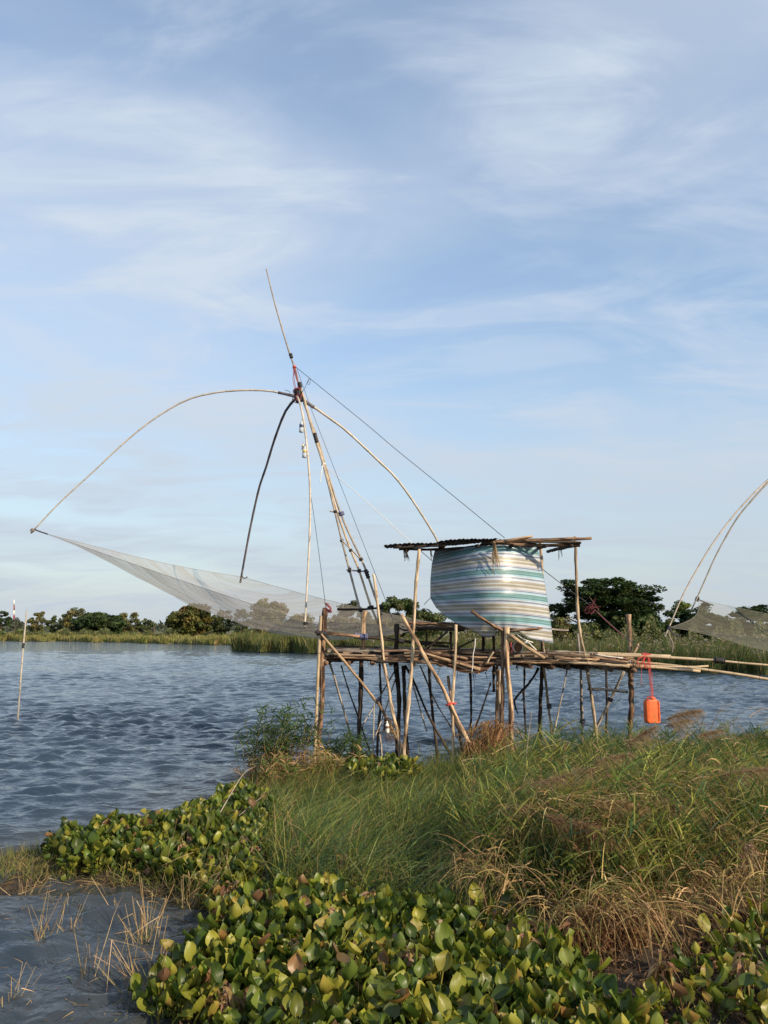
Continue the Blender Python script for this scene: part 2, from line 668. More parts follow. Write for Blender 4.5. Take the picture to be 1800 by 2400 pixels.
M['mat_brown'] = wood_mat('old_brown_mat', [(0.3, (0.06, 0.035, 0.025)), (0.5, (0.16, 0.085, 0.055)), (0.75, (0.25, 0.16, 0.11))], us=14, vs=0.6)

# soil
m, n, l, b, out = new_mat('mud_and_litter')
tcx = n.new('ShaderNodeTexCoord')
no = n.new('ShaderNodeTexNoise')
no.inputs['Scale'].default_value = 9
no.inputs['Detail'].default_value = 8
no.inputs['Roughness'].default_value = 0.7
l.new(tcx.outputs['Object'], no.inputs['Vector'])
rp = ramp(n, [(0.3, (0.012, 0.010, 0.007)), (0.5, (0.04, 0.028, 0.018)), (0.7, (0.10, 0.062, 0.036))])
l.new(no.outputs['Fac'], rp.inputs[0])
l.new(rp.outputs[0], b.inputs['Base Color'])
b.inputs['Roughness'].default_value = 0.9
bp = n.new('ShaderNodeBump')
bp.inputs['Distance'].default_value = 0.05
l.new(no.outputs['Fac'], bp.inputs['Height'])
l.new(bp.outputs[0], b.inputs['Normal'])
M['soil'] = m

m, n, l, b, out = new_mat('far_meadow')
tcx = n.new('ShaderNodeTexCoord')
no = n.new('ShaderNodeTexNoise')
no.inputs['Scale'].default_value = 0.12
no.inputs['Detail'].default_value = 9
no.inputs['Roughness'].default_value = 0.7
l.new(tcx.outputs['Object'], no.inputs['Vector'])
rp = ramp(n, [(0.3, (0.05, 0.06, 0.02)), (0.5, (0.11, 0.11, 0.04)), (0.7, (0.20, 0.16, 0.075))])
l.new(no.outputs['Fac'], rp.inputs[0])
l.new(rp.outputs[0], b.inputs['Base Color'])
b.inputs['Roughness'].default_value = 0.95
M['meadow'] = m

# water: turbid, wind-rippled
m, n, l, b, out = new_mat('lake_water')
tcx = n.new('ShaderNodeTexCoord')
wat = n.new('ShaderNodeAttribute')
wat.attribute_name = 'tint'
wmx = n.new('ShaderNodeMix')
wmx.data_type = 'RGBA'
l.new(wat.outputs['Fac'], wmx.inputs['Factor'])
wmx.inputs[6].default_value = (0.022, 0.040, 0.064, 1)  # blue of the reflected upper sky put into the base colour
wmx.inputs[7].default_value = (0.040, 0.046, 0.049, 1)
l.new(wmx.outputs[2], b.inputs['Base Color'])
b.inputs['Roughness'].default_value = 0.035
b.inputs['IOR'].default_value = 1.333
b.inputs['Specular IOR Level'].default_value = 0.5
hts = []
for sc_, amp, sx, sy, rz in ((2.6, 0.36, 0.75, 1.3, 0.25), (6.0, 0.18, 0.75, 1.3, -0.3), (14.0, 0.07, 0.8, 1.25, 0.4)):
    mp = n.new('ShaderNodeMapping')
    mp.inputs['Scale'].default_value = (sx, sy, 1)
    mp.inputs['Rotation'].default_value = (0, 0, rz)
    l.new(tcx.outputs['Object'], mp.inputs[0])
    no = n.new('ShaderNodeTexNoise')
    no.inputs['Scale'].default_value = sc_
    no.inputs['Detail'].default_value = 3
    no.inputs['Roughness'].default_value = 0.5
    no.inputs['Distortion'].default_value = 0.4
    l.new(mp.outputs[0], no.inputs['Vector'])
    mu = n.new('ShaderNodeMath')
    mu.operation = 'MULTIPLY'
    mu.inputs[1].default_value = amp
    l.new(no.outputs['Fac'], mu.inputs[0])
    hts.append(mu.outputs[0])
s1 = n.new('ShaderNodeMath')
l.new(hts[0], s1.inputs[0])
l.new(hts[1], s1.inputs[1])
s2 = n.new('ShaderNodeMath')
l.new(s1.outputs[0], s2.inputs[0])
l.new(hts[2], s2.inputs[1])
bp = n.new('ShaderNodeBump')
bp.inputs['Strength'].default_value = 1.0
bp.inputs['Distance'].default_value = 0.12
l.new(s2.outputs[0], bp.inputs['Height'])
l.new(bp.outputs[0], b.inputs['Normal'])
M['water'] = m

# net: a knotless mesh far finer than a pixel
def net_mat(name, col, a0, a1):
    m, n, l, b, out = new_mat(name)
    uv = n.new('ShaderNodeUVMap')
    mp = n.new('ShaderNodeMapping')
    mp.inputs['Scale'].default_value = (3, 40, 1)
    l.new(uv.outputs[0], mp.inputs[0])
    no = n.new('ShaderNodeTexNoise')
    no.inputs['Scale'].default_value = 1
    no.inputs['Detail'].default_value = 4
    no.inputs['Distortion'].default_value = 0.8
    l.new(mp.outputs[0], no.inputs['Vector'])
    mr = n.new('ShaderNodeMapRange')
    mr.inputs[1].default_value = 0.35
    mr.inputs[2].default_value = 0.75
    mr.inputs[3].default_value = a0
    mr.inputs[4].default_value = a1
    l.new(no.outputs['Fac'], mr.inputs[0])
    b.inputs['Base Color'].default_value = (*col, 1)
    b.inputs['Roughness'].default_value = 0.8
    tp = n.new('ShaderNodeBsdfTransparent')
    tl = n.new('ShaderNodeBsdfTranslucent')
    tl.inputs['Color'].default_value = (*col, 1)
    m1 = n.new('ShaderNodeMixShader')
    m1.inputs[0].default_value = 0.4
    l.new(b.outputs[0], m1.inputs[1])
    l.new(tl.outputs[0], m1.inputs[2])
    mx = n.new('ShaderNodeMixShader')
    l.new(mr.outputs[0], mx.inputs[0])
    l.new(tp.outputs[0], mx.inputs[1])
    l.new(m1.outputs[0], mx.inputs[2])
    l.new(mx.outputs[0], out.inputs[0])
    return m


M['net'] = net_mat('fine_grey_net', (0.37, 0.335, 0.285), 0.24, 0.70)
M['net_green'] = net_mat('fine_olive_net', (0.30, 0.29, 0.22), 0.24, 0.40)

M['net_cord'] = plain('net_cord', (0.24, 0.22, 0.19), 0.8)
# striped tarpaulin
m, n, l, b, out = new_mat('striped_tarpaulin')
uv = n.new('ShaderNodeUVMap')
sp = n.new('ShaderNodeSeparateXYZ')
l.new(uv.outputs[0], sp.inputs[0])
fr = n.new('ShaderNodeMath')
fr.operation = 'FRACT'
l.new(sp.outputs['Y'], fr.inputs[0])
GR, GL, WH, NV, TN, TB, LB, MV = (0.085, 0.20, 0.21), (0.19, 0.32, 0.34), (0.44, 0.475, 0.52), (0.09, 0.105, 0.19), (0.31, 0.295, 0.235), (0.175, 0.155, 0.105), (0.27, 0.41, 0.50), (0.215, 0.195, 0.24)
seq = [(GR, .045), (GL, .018), (GR, .03), (GL, .03), (GR, .05), (LB, .065), (WH, .035), (NV, .028), (LB, .015), (NV, .014), (WH, .075), (MV, .018), (TN, .045), (TB, .014), (TN, .035), (WH, .03), (TN, .035), (TB, .014), (TN, .045), (WH, .075), (MV, .02), (WH, .02), (NV, .03), (LB, .06), (WH, .025)]
tot = sum(w for _, w in seq)
stops, acc = [], 0
for c, w in seq:
    stops.append((acc / tot, c))
    acc += w
rp = ramp(n, stops)
rp.color_ramp.interpolation = 'CONSTANT'
l.new(fr.outputs[0], rp.inputs[0])
tn = n.new('ShaderNodeTexNoise')
tn.inputs['Scale'].default_value = 5
tn.inputs['Detail'].default_value = 6
l.new(n.new('ShaderNodeTexCoord').outputs['Object'], tn.inputs['Vector'])
dirt = n.new('ShaderNodeMix')
dirt.data_type = 'RGBA'
dirt.blend_type = 'MULTIPLY'
dirt.inputs['Factor'].default_value = 0.45
l.new(rp.outputs[0], dirt.inputs[6])
dr = ramp(n, [(0.3, (0.62, 0.58, 0.5)), (0.6, (1, 1, 1))])
l.new(tn.outputs['Fac'], dr.inputs[0])
l.new(dr.outputs[0], dirt.inputs[7])
l.new(dirt.outputs[2], b.inputs['Base Color'])
b.inputs['Roughness'].default_value = 0.38
b.inputs['Specular IOR Level'].default_value = 0.4
wr = n.new('ShaderNodeTexNoise')
wr.inputs['Scale'].default_value = 22
wr.inputs['Detail'].default_value = 5
wr.inputs['Distortion'].default_value = 1.5
l.new(n.new('ShaderNodeTexCoord').outputs['Object'], wr.inputs['Vector'])
bp = n.new('ShaderNodeBump')
bp.inputs['Strength'].default_value = 0.22
bp.inputs['Distance'].default_value = 0.012
l.new(wr.outputs['Fac'], bp.inputs['Height'])
l.new(bp.outputs[0], b.inputs['Normal'])
M['tarp'] = m

# ------------------------------------------------------------------ polygons on the ground
def poly(pxs, z=0.0):
    return np.array([G(x, y, z)[:2] for x, y in pxs])


def inside(pts, pg):
    x, y = pts[:, 0], pts[:, 1]
    res = np.zeros(len(pts), bool)
    j = len(pg) - 1
    for i in range(len(pg)):
        xi, yi = pg[i]
        xj, yj = pg[j]
        c = ((yi > y) != (yj > y)) & (x < (xj - xi) * (y - yi) / (yj - yi + 1e-12) + xi)
        res ^= c
        j = i
    return res


def scatter(pg, n):
    lo, hi = pg.min(0), pg.max(0)
    out = np.zeros((0, 2))
    while len(out) < n:
        p = rng.uniform(lo, hi, (n * 2, 2))
        out = np.vstack((out, p[inside(p, pg)]))
    return out[:n]


def sdist(pts, pg):
    """distance to the outline, positive inside"""
    d = np.full(len(pts), 1e9)
    for i in range(len(pg)):
        a, c = pg[i], pg[(i + 1) % len(pg)]
        ab = c - a
        t = np.clip(((pts - a) @ ab) / (ab @ ab), 0, 1)
        d = np.minimum(d, np.linalg.norm(pts - (a + t[:, None] * ab), axis=1))
    return np.where(inside(pts, pg), d, -d)


# outline of the near bank with its floating mat (world x, y)
BANK_PX = [(-40, 2050), (20, 2010), (130, 1985), (260, 1962), (420, 1945), (490, 1905), (545, 1850), (600, 1822), (760, 1822), (960, 1828), (1120, 1805), (1300, 1790), (1480, 1775), (1700, 1750), (1900, 1745)]
FRONT_PX = [(560, 2470), (450, 2400), (350, 2395), (350, 2345), (420, 2290), (440, 2215), (500, 2150), (440, 2110), (300, 2075), (150, 2070), (20, 2072)]
bank = np.vstack((poly(BANK_PX), [[9, 12.5], [14, 9], [14, -6], [-4, -6], [-3.5, 1.0], [-1.2, 3.3]], poly(FRONT_PX)))


def ground_z(pts):
    s = sdist(pts, bank)
    z = np.where(s > 0, 0.02 + 0.10 * np.clip(s / 0.8, 0, 1), 0.02 + s * 0.6)
    # the bank climbs towards the place where the photographer stands
    z = z + 0.32 * np.clip((3.6 - pts[:, 1]) / 2.5, 0, 1) * (s > 0)
    # slight swell under the reeds at right
    z = z + 0.14 * np.exp(-((pts[:, 0] - 2.4) / 1.6) ** 2 - ((pts[:, 1] - 7.0) / 2.2) ** 2) * (s > 0)
    return np.clip(z, -0.8, 2)


# ------------------------------------------------------------------ setting: bank, water, far land
def grid_mesh(xs, ys, zfun):
    X, Yg = np.meshgrid(xs, ys)
    pts = np.stack((X.ravel(), Yg.ravel()), 1)
    z = zfun(pts)
    V = np.column_stack((pts, z))
    nx, ny = len(xs), len(ys)
    i = np.arange((ny - 1) * (nx - 1))
    r, c = i // (nx - 1), i % (nx - 1)
    a = r * nx + c
    return V, np.stack((a, a + 1, a + nx + 1, a + nx), 1)


V, Q = grid_mesh(np.linspace(-7, 15, 150), np.linspace(-6, 16, 150), lambda p: ground_z(p) + 0.02 * np.sin(p[:, 0] * 9) * np.sin(p[:, 1] * 8))
tag(fast_mesh('ground', V, Q, None, M['soil']), kind='structure')

ys = np.concatenate((-6 + np.arange(0, 8.0, 2.0), 2.3 * (75 / 2.3) ** np.linspace(0, 1, 800), 80 * (1500 / 80) ** np.linspace(0, 1, 24)))
ss = np.concatenate(([-30, -12, -6, -3, -1.6, -1.1], np.linspace(-0.85, 0.85, 330), [1.1, 1.6, 3, 6, 12, 30]))
Yg, S = np.meshgrid(ys, ss, indexing='ij')
Xg = S * np.maximum(np.abs(Yg), 3.0)
waves = []
wr_ = np.random.default_rng(5)
for lam in np.geomspace(0.10, 1.05, 80):
    th = -math.pi / 2 + 0.25 + wr_.normal(0, 0.62)
    k = 2 * math.pi / lam
    slope = 0.060 if lam < 0.24 else (0.088 if lam < 0.6 else 0.05)
    waves.append((k * math.cos(th), k * math.sin(th), wr_.uniform(0, 6.28), slope / k * wr_.uniform(0.6, 1.4), lam))
Z = np.zeros_like(Xg)
wx = Xg + 0.10 * np.sin(Yg * 1.3 + Xg * 0.7) + 0.06 * np.sin(Yg * 3.1 - 1.7 * Xg)
wy = Yg + 0.10 * np.sin(Xg * 1.1 + 0.3 * Yg) + 0.05 * np.sin(Xg * 2.9 + 1.1)
gust = 0.75 + 0.35 * np.sin(Xg * 0.45 + 0.23 * Yg) * np.sin(Yg * 0.31 - 0.2 * Xg + 1)
dY = np.gradient(ys)[:, None]
for kx, ky, ph, a, lam in waves:
    att = np.clip((lam - 2.2 * np.abs(dY)) / (1.5 * np.abs(dY) + 1e-6), 0, 1)
    w = np.sin(kx * wx + ky * wy + ph)
    Z += a * att * (w + 0.25 * (w * w - 0.5))
Z *= gust
# calmer behind the mat
flat_pts = np.stack((Xg.ravel(), Yg.ravel()), 1)
near = (flat_pts[:, 1] < 13) & (np.abs(flat_pts[:, 0]) < 8)
calm = np.ones(len(flat_pts))
calm[near] = 0.95 + 0.05 * np.clip(-sdist(flat_pts[near], bank) / 1.6, 0, 1)
Z *= calm.reshape(Z.shape)
V = np.column_stack((Xg.ravel(), Yg.ravel(), Z.ravel()))
silt = np.zeros((len(flat_pts), 3))
silt[near] = np.clip(1 + sdist(flat_pts[near], bank) / 1.7, 0, 1)[:, None]
ny, nx = Xg.shape
i = np.arange((ny - 1) * (nx - 1))
r_, c_ = i // (nx - 1), i % (nx - 1)
a_ = r_ * nx + c_
Q = np.stack((a_, a_ + 1, a_ + nx + 1, a_ + nx), 1)
tag(fast_mesh('water', V, Q, silt, M['water']), kind='structure')

# far land: a low shore that comes nearer on the right
SHORE_PX = [(-500, 1501), (0, 1502.5), (160, 1503), (300, 1506), (420, 1508.5), (545, 1512), (552, 1526), (640, 1529), (760, 1532), (900, 1536), (1100, 1545), (1300, 1556), (1480, 1566), (1560, 1573), (1680, 1578), (1800, 1583), (2100, 1588), (2600, 1592)]
shore = np.array([G(x, y)[:2] for x, y in SHORE_PX])
_sx = (np.array([p[0] for p in SHORE_PX]) - 900) / F
_sy = shore[:, 1]
far_rows = [0, 0.4, 2, 6, 15, 40, 120, 400, 1500, 4500]
far_h = [-0.25, 0.12, 0.3, 0.4, 0.5, 0.6, 0.7, 0.8, 0.9, 1.0]
cols = np.unique(np.concatenate((np.linspace(_sx[0], _sx[-1], 160), _sx)))
sh_y = np.interp(cols, _sx, _sy) * (1 + 0.012 * np.sin(cols * 90) + 0.008 * np.sin(cols * 210))
V = []
for d, h in zip(far_rows, far_h):
    for s, y in zip(cols, sh_y):
        yy = y + d * (0.5 if d < 10 and y < 60 else 1)
        V.append((s * yy, yy, h))
V = np.array(V)
nx, ny = len(cols), len(far_rows)
i = np.arange((ny - 1) * (nx - 1))
r_, c_ = i // (nx - 1), i % (nx - 1)
a_ = r_ * nx + c_
tag(fast_mesh('far_bank', V, np.stack((a_, a_ + 1, a_ + nx + 1, a_ + nx), 1), None, M['meadow']), kind='structure')


def shore_y(s):
    return np.interp(s, _sx, _sy)


# ------------------------------------------------------------------ tools for colour scatter
def tints(n, cols, w=None, jit=0.18):
    cols = np.array(cols)
    k = rng.choice(len(cols), n, p=w)
    return np.clip(cols[k] * (1 + rng.normal(0, jit, (n, 1))) * (1 + rng.normal(0, 0.05, (n, 3))), 0.004, 0.8)


def unit(v):
    return v / (np.linalg.norm(v, axis=1)[:, None] + 1e-9)


GREEN = (0.090, 0.145, 0.034)
DEEP = (0.035, 0.075, 0.028)
OLIVE = (0.19, 0.185, 0.05)
LIME = (0.24, 0.265, 0.06)
STRAW = (0.36, 0.25, 0.115)
RUST = (0.20, 0.105, 0.05)
BLUEG = (0.055, 0.10, 0.05)

# ------------------------------------------------------------------ far reeds
def far_reeds(name, s0, s1, n, hmean, depth, cols, w, wid, plume=0.0):
    s = rng.uniform(s0, s1, n)
    y = shore_y(s) * (1 + 0.012 * np.sin(s * 90) + 0.008 * np.sin(s * 210)) - .1 + rng.uniform(0, 1, n) ** 1.4 * depth
    clump = 0.75 + 0.25 * np.sin(s * 170 + y * 0.3) * np.sin(s * 61 + 2) + 0.1 * np.sin(s * 400)
    base = np.column_stack((s * y, y, np.full(n, 0.05)))
    h = hmean * clump * rng.uniform(0.6, 1.15, n)
    d = unit(np.column_stack((rng.normal(0.08, 0.16, n), rng.normal(0, 0.16, n), np.ones(n))))
    bl = Blades()
    side = unit(np.column_stack((np.ones(n), rng.normal(0, 0.5, n), np.zeros(n))))
    bl.add(base, h, d, rng.uniform(0, 0.25, n), wid * rng.uniform(0.6, 1.4, n), tints(n, cols, w), segs=3, side=side, wdir=np.column_stack((rng.normal(0.08, .15, n), np.zeros(n), np.zeros(n))))
    if plume:
        m_ = int(n * plume)
        k = rng.choice(n, m_, replace=False)
        tip = base[k] + d[k] * h[k][:, None]
        for _ in range(5):
            dd = unit(np.column_stack((rng.normal(0.5, .35, m_), rng.normal(0, .3, m_), rng.normal(.6, .3, m_))))
            bl.add(tip - d[k] * 0.1, rng.uniform(0.12, 0.3, m_), dd, 0.5, wid * 1.4, tints(m_, [(0.24, 0.20, 0.14), (0.30, 0.26, 0.19)]), segs=2)
    return tag(bl.build(name, M['grass']), kind='stuff')


far_reeds('far_reeds', -0.62, -0.19, 30000, 1.35, 26, [(0.18, 0.20, 0.055), (0.27, 0.25, 0.085), (0.36, 0.28, 0.13), (0.12, 0.15, 0.04)], [.35, .3, .2, .15], 0.15)
far_reeds('reed_bed', -0.190, -0.03, 14000, 2.0, 14, [(0.09, 0.12, 0.035), (0.14, 0.15, 0.05), (0.24, 0.20, 0.08), (0.06, 0.085, 0.025)], [.35, .3, .2, .15], 0.10)
far_reeds('reed_bed', -0.03, 0.30, 14000, 1.7, 14, [(0.06, 0.09, 0.025), (0.10, 0.12, 0.04), (0.18, 0.14, 0.06)], [.45, .35, .2], 0.05, 0.04)
far_reeds('reed_bed', 0.30, 0.95, 26000, 1.75, 11, [(0.05, 0.08, 0.022), (0.09, 0.115, 0.035), (0.19, 0.16, 0.06), (0.035, 0.06, 0.02)], [.4, .3, .12, .18], 0.035, 0.05)

# ------------------------------------------------------------------ trees
def crown_cards(c, rx, ry, rz, nclump, per, leaf, cols, flat=0.6, clump_r=0.3, pads=False, holes=0.5):
    """leaf faces gathered in clumps over an uneven crown"""
    u = rng.normal(size=(nclump, 3))
    u = unit(u)
    if pads:
        u[:, 2] = np.abs(u[:, 2]) * 1.12 - 0.10
    rad = rng.uniform(holes, 1.0, nclump) ** 0.6 * rng.uniform(0.8, 1.08, nclump)
    cc = np.asarray(c) + u * rad[:, None] * np.array((rx, ry, rz))
    cr = clump_r * rx * rng.uniform(0.6, 1.25, nclump)
    ct = tints(nclump, cols, None, 0.22)
    idx = rng.integers(0, nclump, nclump * per)
    v = unit(rng.normal(size=(len(idx), 3))) * (rng.uniform(0.15, 1, len(idx)) ** 0.5)[:, None]
    p = cc[idx] + v * cr[idx][:, None] * np.array((1, 1, flat))
    if pads:
        nrm = unit(np.column_stack((rng.normal(0, .45, len(idx)), rng.normal(0, .45, len(idx)), np.ones(len(idx)))))
    else:
        nrm = unit(v + rng.normal(0, .55, v.shape) + np.array((0, 0, .3)))
    t = np.clip(ct[idx] * (1 + rng.normal(0, .22, (len(idx), 1))), 0.004, .8)
    return cc, cards(p, leaf * rng.uniform(.6, 1.4, len(idx)), nrm, t)


def tree(name, label, xc, w, ytop, ybase, Y, cols, nclump=34, per=110, leaf=None, pads=False, flat=0.65, trunk_w=None, crown_from=0.3, clump_r=0.3, limbs=7, group=None, ztrunk=None, cat='tree', holes=0.5):
    if pads:
        w *= 1.08
        crown_from *= .75
    else:
        w *= 1.22
        nclump = int(nclump * 1.5)
        clump_r = max(.27, clump_r * 1.05)
        crown_from = min(crown_from, .3) * .15
    base = P(xc, ybase, Y)
    base[2] = min(base[2], 0.6)
    top = P(xc, ytop - 3, Y)
    H = top[2] - base[2]
    rx = px(w, Y) / 2
    zb = base[2] + H * crown_from
    zc = (zb + top[2]) / 2
    rz = (top[2] - zb) / 2
    if pads:
        zc = zb + (top[2] - zb) * 0.15
        rz = (top[2] - zc)
    k = 1 - clump_r * 0.6
    t = thing(name, label, cat, base, group)
    leaf = leaf or max(0.10, rx * 0.075)
    cc, (V, Q, T) = crown_cards((base[0], Y, zc), rx * k, min(rx, 6) * k, rz * (1 - clump_r * flat * .6 * min(1, rx / max(rz, .1))), nclump, per, leaf, cols, flat, clump_r, pads, holes)
    o = fast_mesh('crown', V - base, Q, T, M['foliage'], smooth=False)
    o.parent = t
    tw = trunk_w or max(0.10, rx * 0.07)
    parts = [tube_raw(spline([base - (0, 0, .3), base + (rx * .04, 0, H * crown_from * .6), (base[0], Y, zc)], 8), np.linspace(tw, tw * .45, 8), 7)]
    for k_ in rng.choice(len(cc), min(limbs, len(cc)), replace=False):
        st = base + np.array((0, 0, H * crown_from * rng.uniform(.5, 1.1)))
        mid = (st + cc[k_]) / 2 + np.array((0, 0, -.05 * H)) + rng.normal(0, .05 * rx, 3)
        parts.append(tube_raw(spline([st, mid, cc[k_]], 6), np.linspace(tw * .5, tw * .12, 6), 5))
    obj('trunk', merge(parts), M['bark_tree'], t)
    return t


T_DARK = [(0.034, 0.056, 0.017), (0.048, 0.074, 0.022), (0.025, 0.044, 0.015)]
T_MID = [(0.075, 0.10, 0.034), (0.105, 0.125, 0.042), (0.055, 0.078, 0.028)]
T_YEL = [(0.13, 0.115, 0.03), (0.17, 0.135, 0.04), (0.08, 0.09, 0.022), (0.06, 0.07, 0.018)]
T_OLV = [(0.13, 0.13, 0.048), (0.16, 0.15, 0.06), (0.09, 0.10, 0.038)]
T_LIT = [(0.10, 0.13, 0.03), (0.13, 0.155, 0.04), (0.07, 0.10, 0.025)]
T_HAZ = [(0.07, 0.085, 0.055), (0.085, 0.10, 0.065), (0.06, 0.075, 0.05)]  # distance haze mixed into the leaf colours themselves
GT = 'trees along the far bank'
tree('dense_tree', 'dark dense tree cut by the left edge of the photo', 0, 44, 1428, 1484, 160, T_DARK, 30, 90, group=GT)
tree('small_tree', 'small hazy tree between the dark edge tree and the leaning white stake', 34, 32, 1443, 1483, 175, T_HAZ, 20, 80, group=GT)
tree('round_tree', 'round grey-green tree just right of the leaning white stake', 85, 44, 1431, 1484, 165, T_OLV, 28, 90, group=GT)
tree('low_tree', 'low broken-topped tree between the round grey-green tree and the tall olive one', 126, 40, 1444, 1484, 160, T_MID, 24, 80, group=GT)
tree('olive_tree', 'tall olive tree with a ragged top at the left end of the wide dark tree', 180, 64, 1427, 1486, 158, T_OLV, 34, 100, group=GT)
tree('spreading_tree', 'wide low dark green spreading tree on the far bank at left', 234, 104, 1440, 1489, 150, T_DARK, 80, 120, flat=.45, clump_r=0.26, group=GT, trunk_w=0.5)
tree('open_tree', 'olive brown open-topped tree at the right end of the wide dark tree', 300, 56, 1429, 1488, 155, T_OLV, 26, 85, group=GT, crown_from=.2)
tree('low_tree', 'short dark bushy tree beside the small palm', 340, 40, 1450, 1489, 150, T_MID, 24, 80, group=GT, crown_from=.1)
tree('round_tree', 'round yellow-brown flowering tree standing alone under the net', 448, 94, 1412, 1492, 128, T_YEL, 60, 130, clump_r=.24, crown_from=.12, group=GT, leaf=.28)
tree('slender_tree', 'pale green slender tree just right of the yellow-brown round tree', 523, 54, 1428, 1490, 132, T_MID, 30, 90, crown_from=.1, group=GT)
tree('slender_tree', 'upright dark green tree under the belly of the net', 567, 42, 1423, 1490, 130, T_MID, 28, 90, crown_from=.1, group=GT)
tree('tall_tree', 'tall tree with a thin feathery top seen through the net', 630, 90, 1402, 1490, 120, T_OLV, 44, 90, crown_from=.12, group=GT, clump_r=.24, holes=.3)
tree('low_tree', 'low sparse tree seen through the net just left of the thick left post', 702, 64, 1437, 1490, 120, T_OLV, 30, 80, crown_from=.1, group=GT)
tree('low_tree', 'dim tree behind the net posts left of the tall bush', 830, 84, 1409, 1490, 110, T_MID, 34, 90, crown_from=.15, group=GT)
tree('bushy_tree', 'tall green bushy tree behind the platform left of the striped tarpaulin', 935, 92, 1391, 1500, 82, T_LIT[2:] + T_MID, 44, 120, crown_from=.1, group=GT, clump_r=.26)
tree('bushy_tree', 'lower green bushy tree touching the left side of the striped tarpaulin', 1000, 90, 1424, 1502, 78, T_MID + T_LIT[2:], 40, 110, crown_from=.05, group=GT)
tree('shrub', 'brownish scrub behind the net between the two left platform posts', 805, 110, 1447, 1508, 78, T_OLV + [(0.12, 0.10, 0.06)], 46, 80, crown_from=.02, cat='shrub', trunk_w=.06)
tree('shrub', 'olive scrub below the bushy tree left of the tarpaulin', 900, 90, 1452, 1510, 74, T_OLV, 40, 80, crown_from=.02, cat='shrub', trunk_w=.06)
tree('rain_tree', 'broad dark umbrella-shaped rain tree behind the right end of the platform', 1430, 285, 1338, 1512, 74, T_DARK, 190, 170, pads=True, flat=.36, clump_r=.16, crown_from=.36, limbs=26, trunk_w=.30, leaf=.19, group=GT, holes=.2)
tree('bushy_tree', 'dark undergrowth tree below the rain tree crown, right of its trunk', 1480, 150, 1440, 1515, 72, T_DARK, 60, 110, crown_from=.05, group=GT)
tree('bushy_tree', 'dark undergrowth tree below the rain tree crown, left of its trunk', 1385, 120, 1462, 1515, 72, T_DARK + T_MID, 50, 100, crown_from=.05, group=GT)
tree('shrub', 'pale olive shrub between the tarpaulin and the tall roof pole', 1315, 64, 1444, 1514, 70, T_OLV, 36, 90, crown_from=.05, cat='shrub', group=GT)
tree('bright_tree', 'bright yellow-green tree behind the foot of the far net arms', 1597, 66, 1406, 1512, 80, T_LIT, 36, 100, crown_from=.15, group=GT)
tree('spreading_tree', 'low dark spreading tree under the point of the right-hand net', 1640, 160, 1418, 1516, 66, T_DARK, 80, 130, pads=True, flat=.5, clump_r=.2, crown_from=.2, group=GT, leaf=.18)
tree('spreading_tree', 'dark spreading tree cut by the right edge of the photo', 1775, 170, 1414, 1518, 68, T_DARK, 80, 130, pads=True, flat=.5, clump_r=.2, crown_from=.2, group=GT, leaf=.18)
# low scrub behind the reeds that nobody could count
bw = Blades()
for (s0, s1, N, y0, y1, hm) in ((-.62, -.08, 16000, 134, 150, 1.0), (-.08, .24, 6000, 76, 84, 1.1), (.24, .60, 9000, 58, 66, 1.5)):
    s = rng.uniform(s0, s1, N)
    y = rng.uniform(y0, y1, N)
    hh = hm * (1.0 + .5 * np.sin(s * 95 + 1) * np.sin(s * 41) + .35 * np.sin(s * 230))
    bs = np.column_stack((s * y, y, .4 + rng.uniform(0, 1, N) ** .8 * hh))
    q = y0 / 140
    bw.add(bs, rng.uniform(.3, .6, N) * q, unit(rng.normal(size=(N, 3)) + (0, 0, .4)), .1, .32 * q, tints(N, T_MID + T_OLV), segs=2)
tag(bw.build('bank_scrub', M['foliage']), kind='stuff')
# a far line of wood along the horizon
bw = Blades()
N = 16000
s = rng.uniform(-0.75, 0.75, N)
y = rng.uniform(230, 420, N)
hh = 4.2 + 2.0 * np.sin(s * 33) * np.sin(s * 71 + 1) + rng.uniform(-1.5, 1, N)
bs = np.column_stack((s * y, y, np.full(N, 0.6) + rng.uniform(0, 1, N) ** .7 * hh * .7))
bw.add(bs, rng.uniform(.8, 1.8, N), unit(rng.normal(size=(N, 3)) + (0, 0, .6)), 0.1, 1.0, tints(N, T_HAZ), segs=2)
tag(bw.build('distant_wood', M['foliage']), kind='stuff')


def palm(xc, ytop, ybase, Y):
    base = P(xc, ybase, Y)
    base[2] = .5
    top = P(xc, ytop + 7, Y)
    t = thing('palm_tree', 'small palm at the right end of the left tree line', 'palm', base)
    obj('trunk', tube_raw(spline([base, (base + top) / 2 + (.2, 0, 0), top], 8), np.linspace(.22, .14, 8), 6), M['bark_tree'], t)
    bl = Blades()
    n = 16
    a = np.linspace(0, 6.28, n, endpoint=False)
    d = unit(np.column_stack((np.cos(a), np.sin(a), rng.uniform(.3, 1.1, n))))
    bl.add(np.tile(top - base, (n, 1)), rng.uniform(1.2, 1.7, n), d, .7, .55, tints(n, T_MID), segs=5, side=unit(np.cross(d, np.tile((0, 0, 1.), (n, 1)))))
    o = bl.build('crown', M['foliage'])
    o.parent = t


palm(359, 1459, 1489, 150)
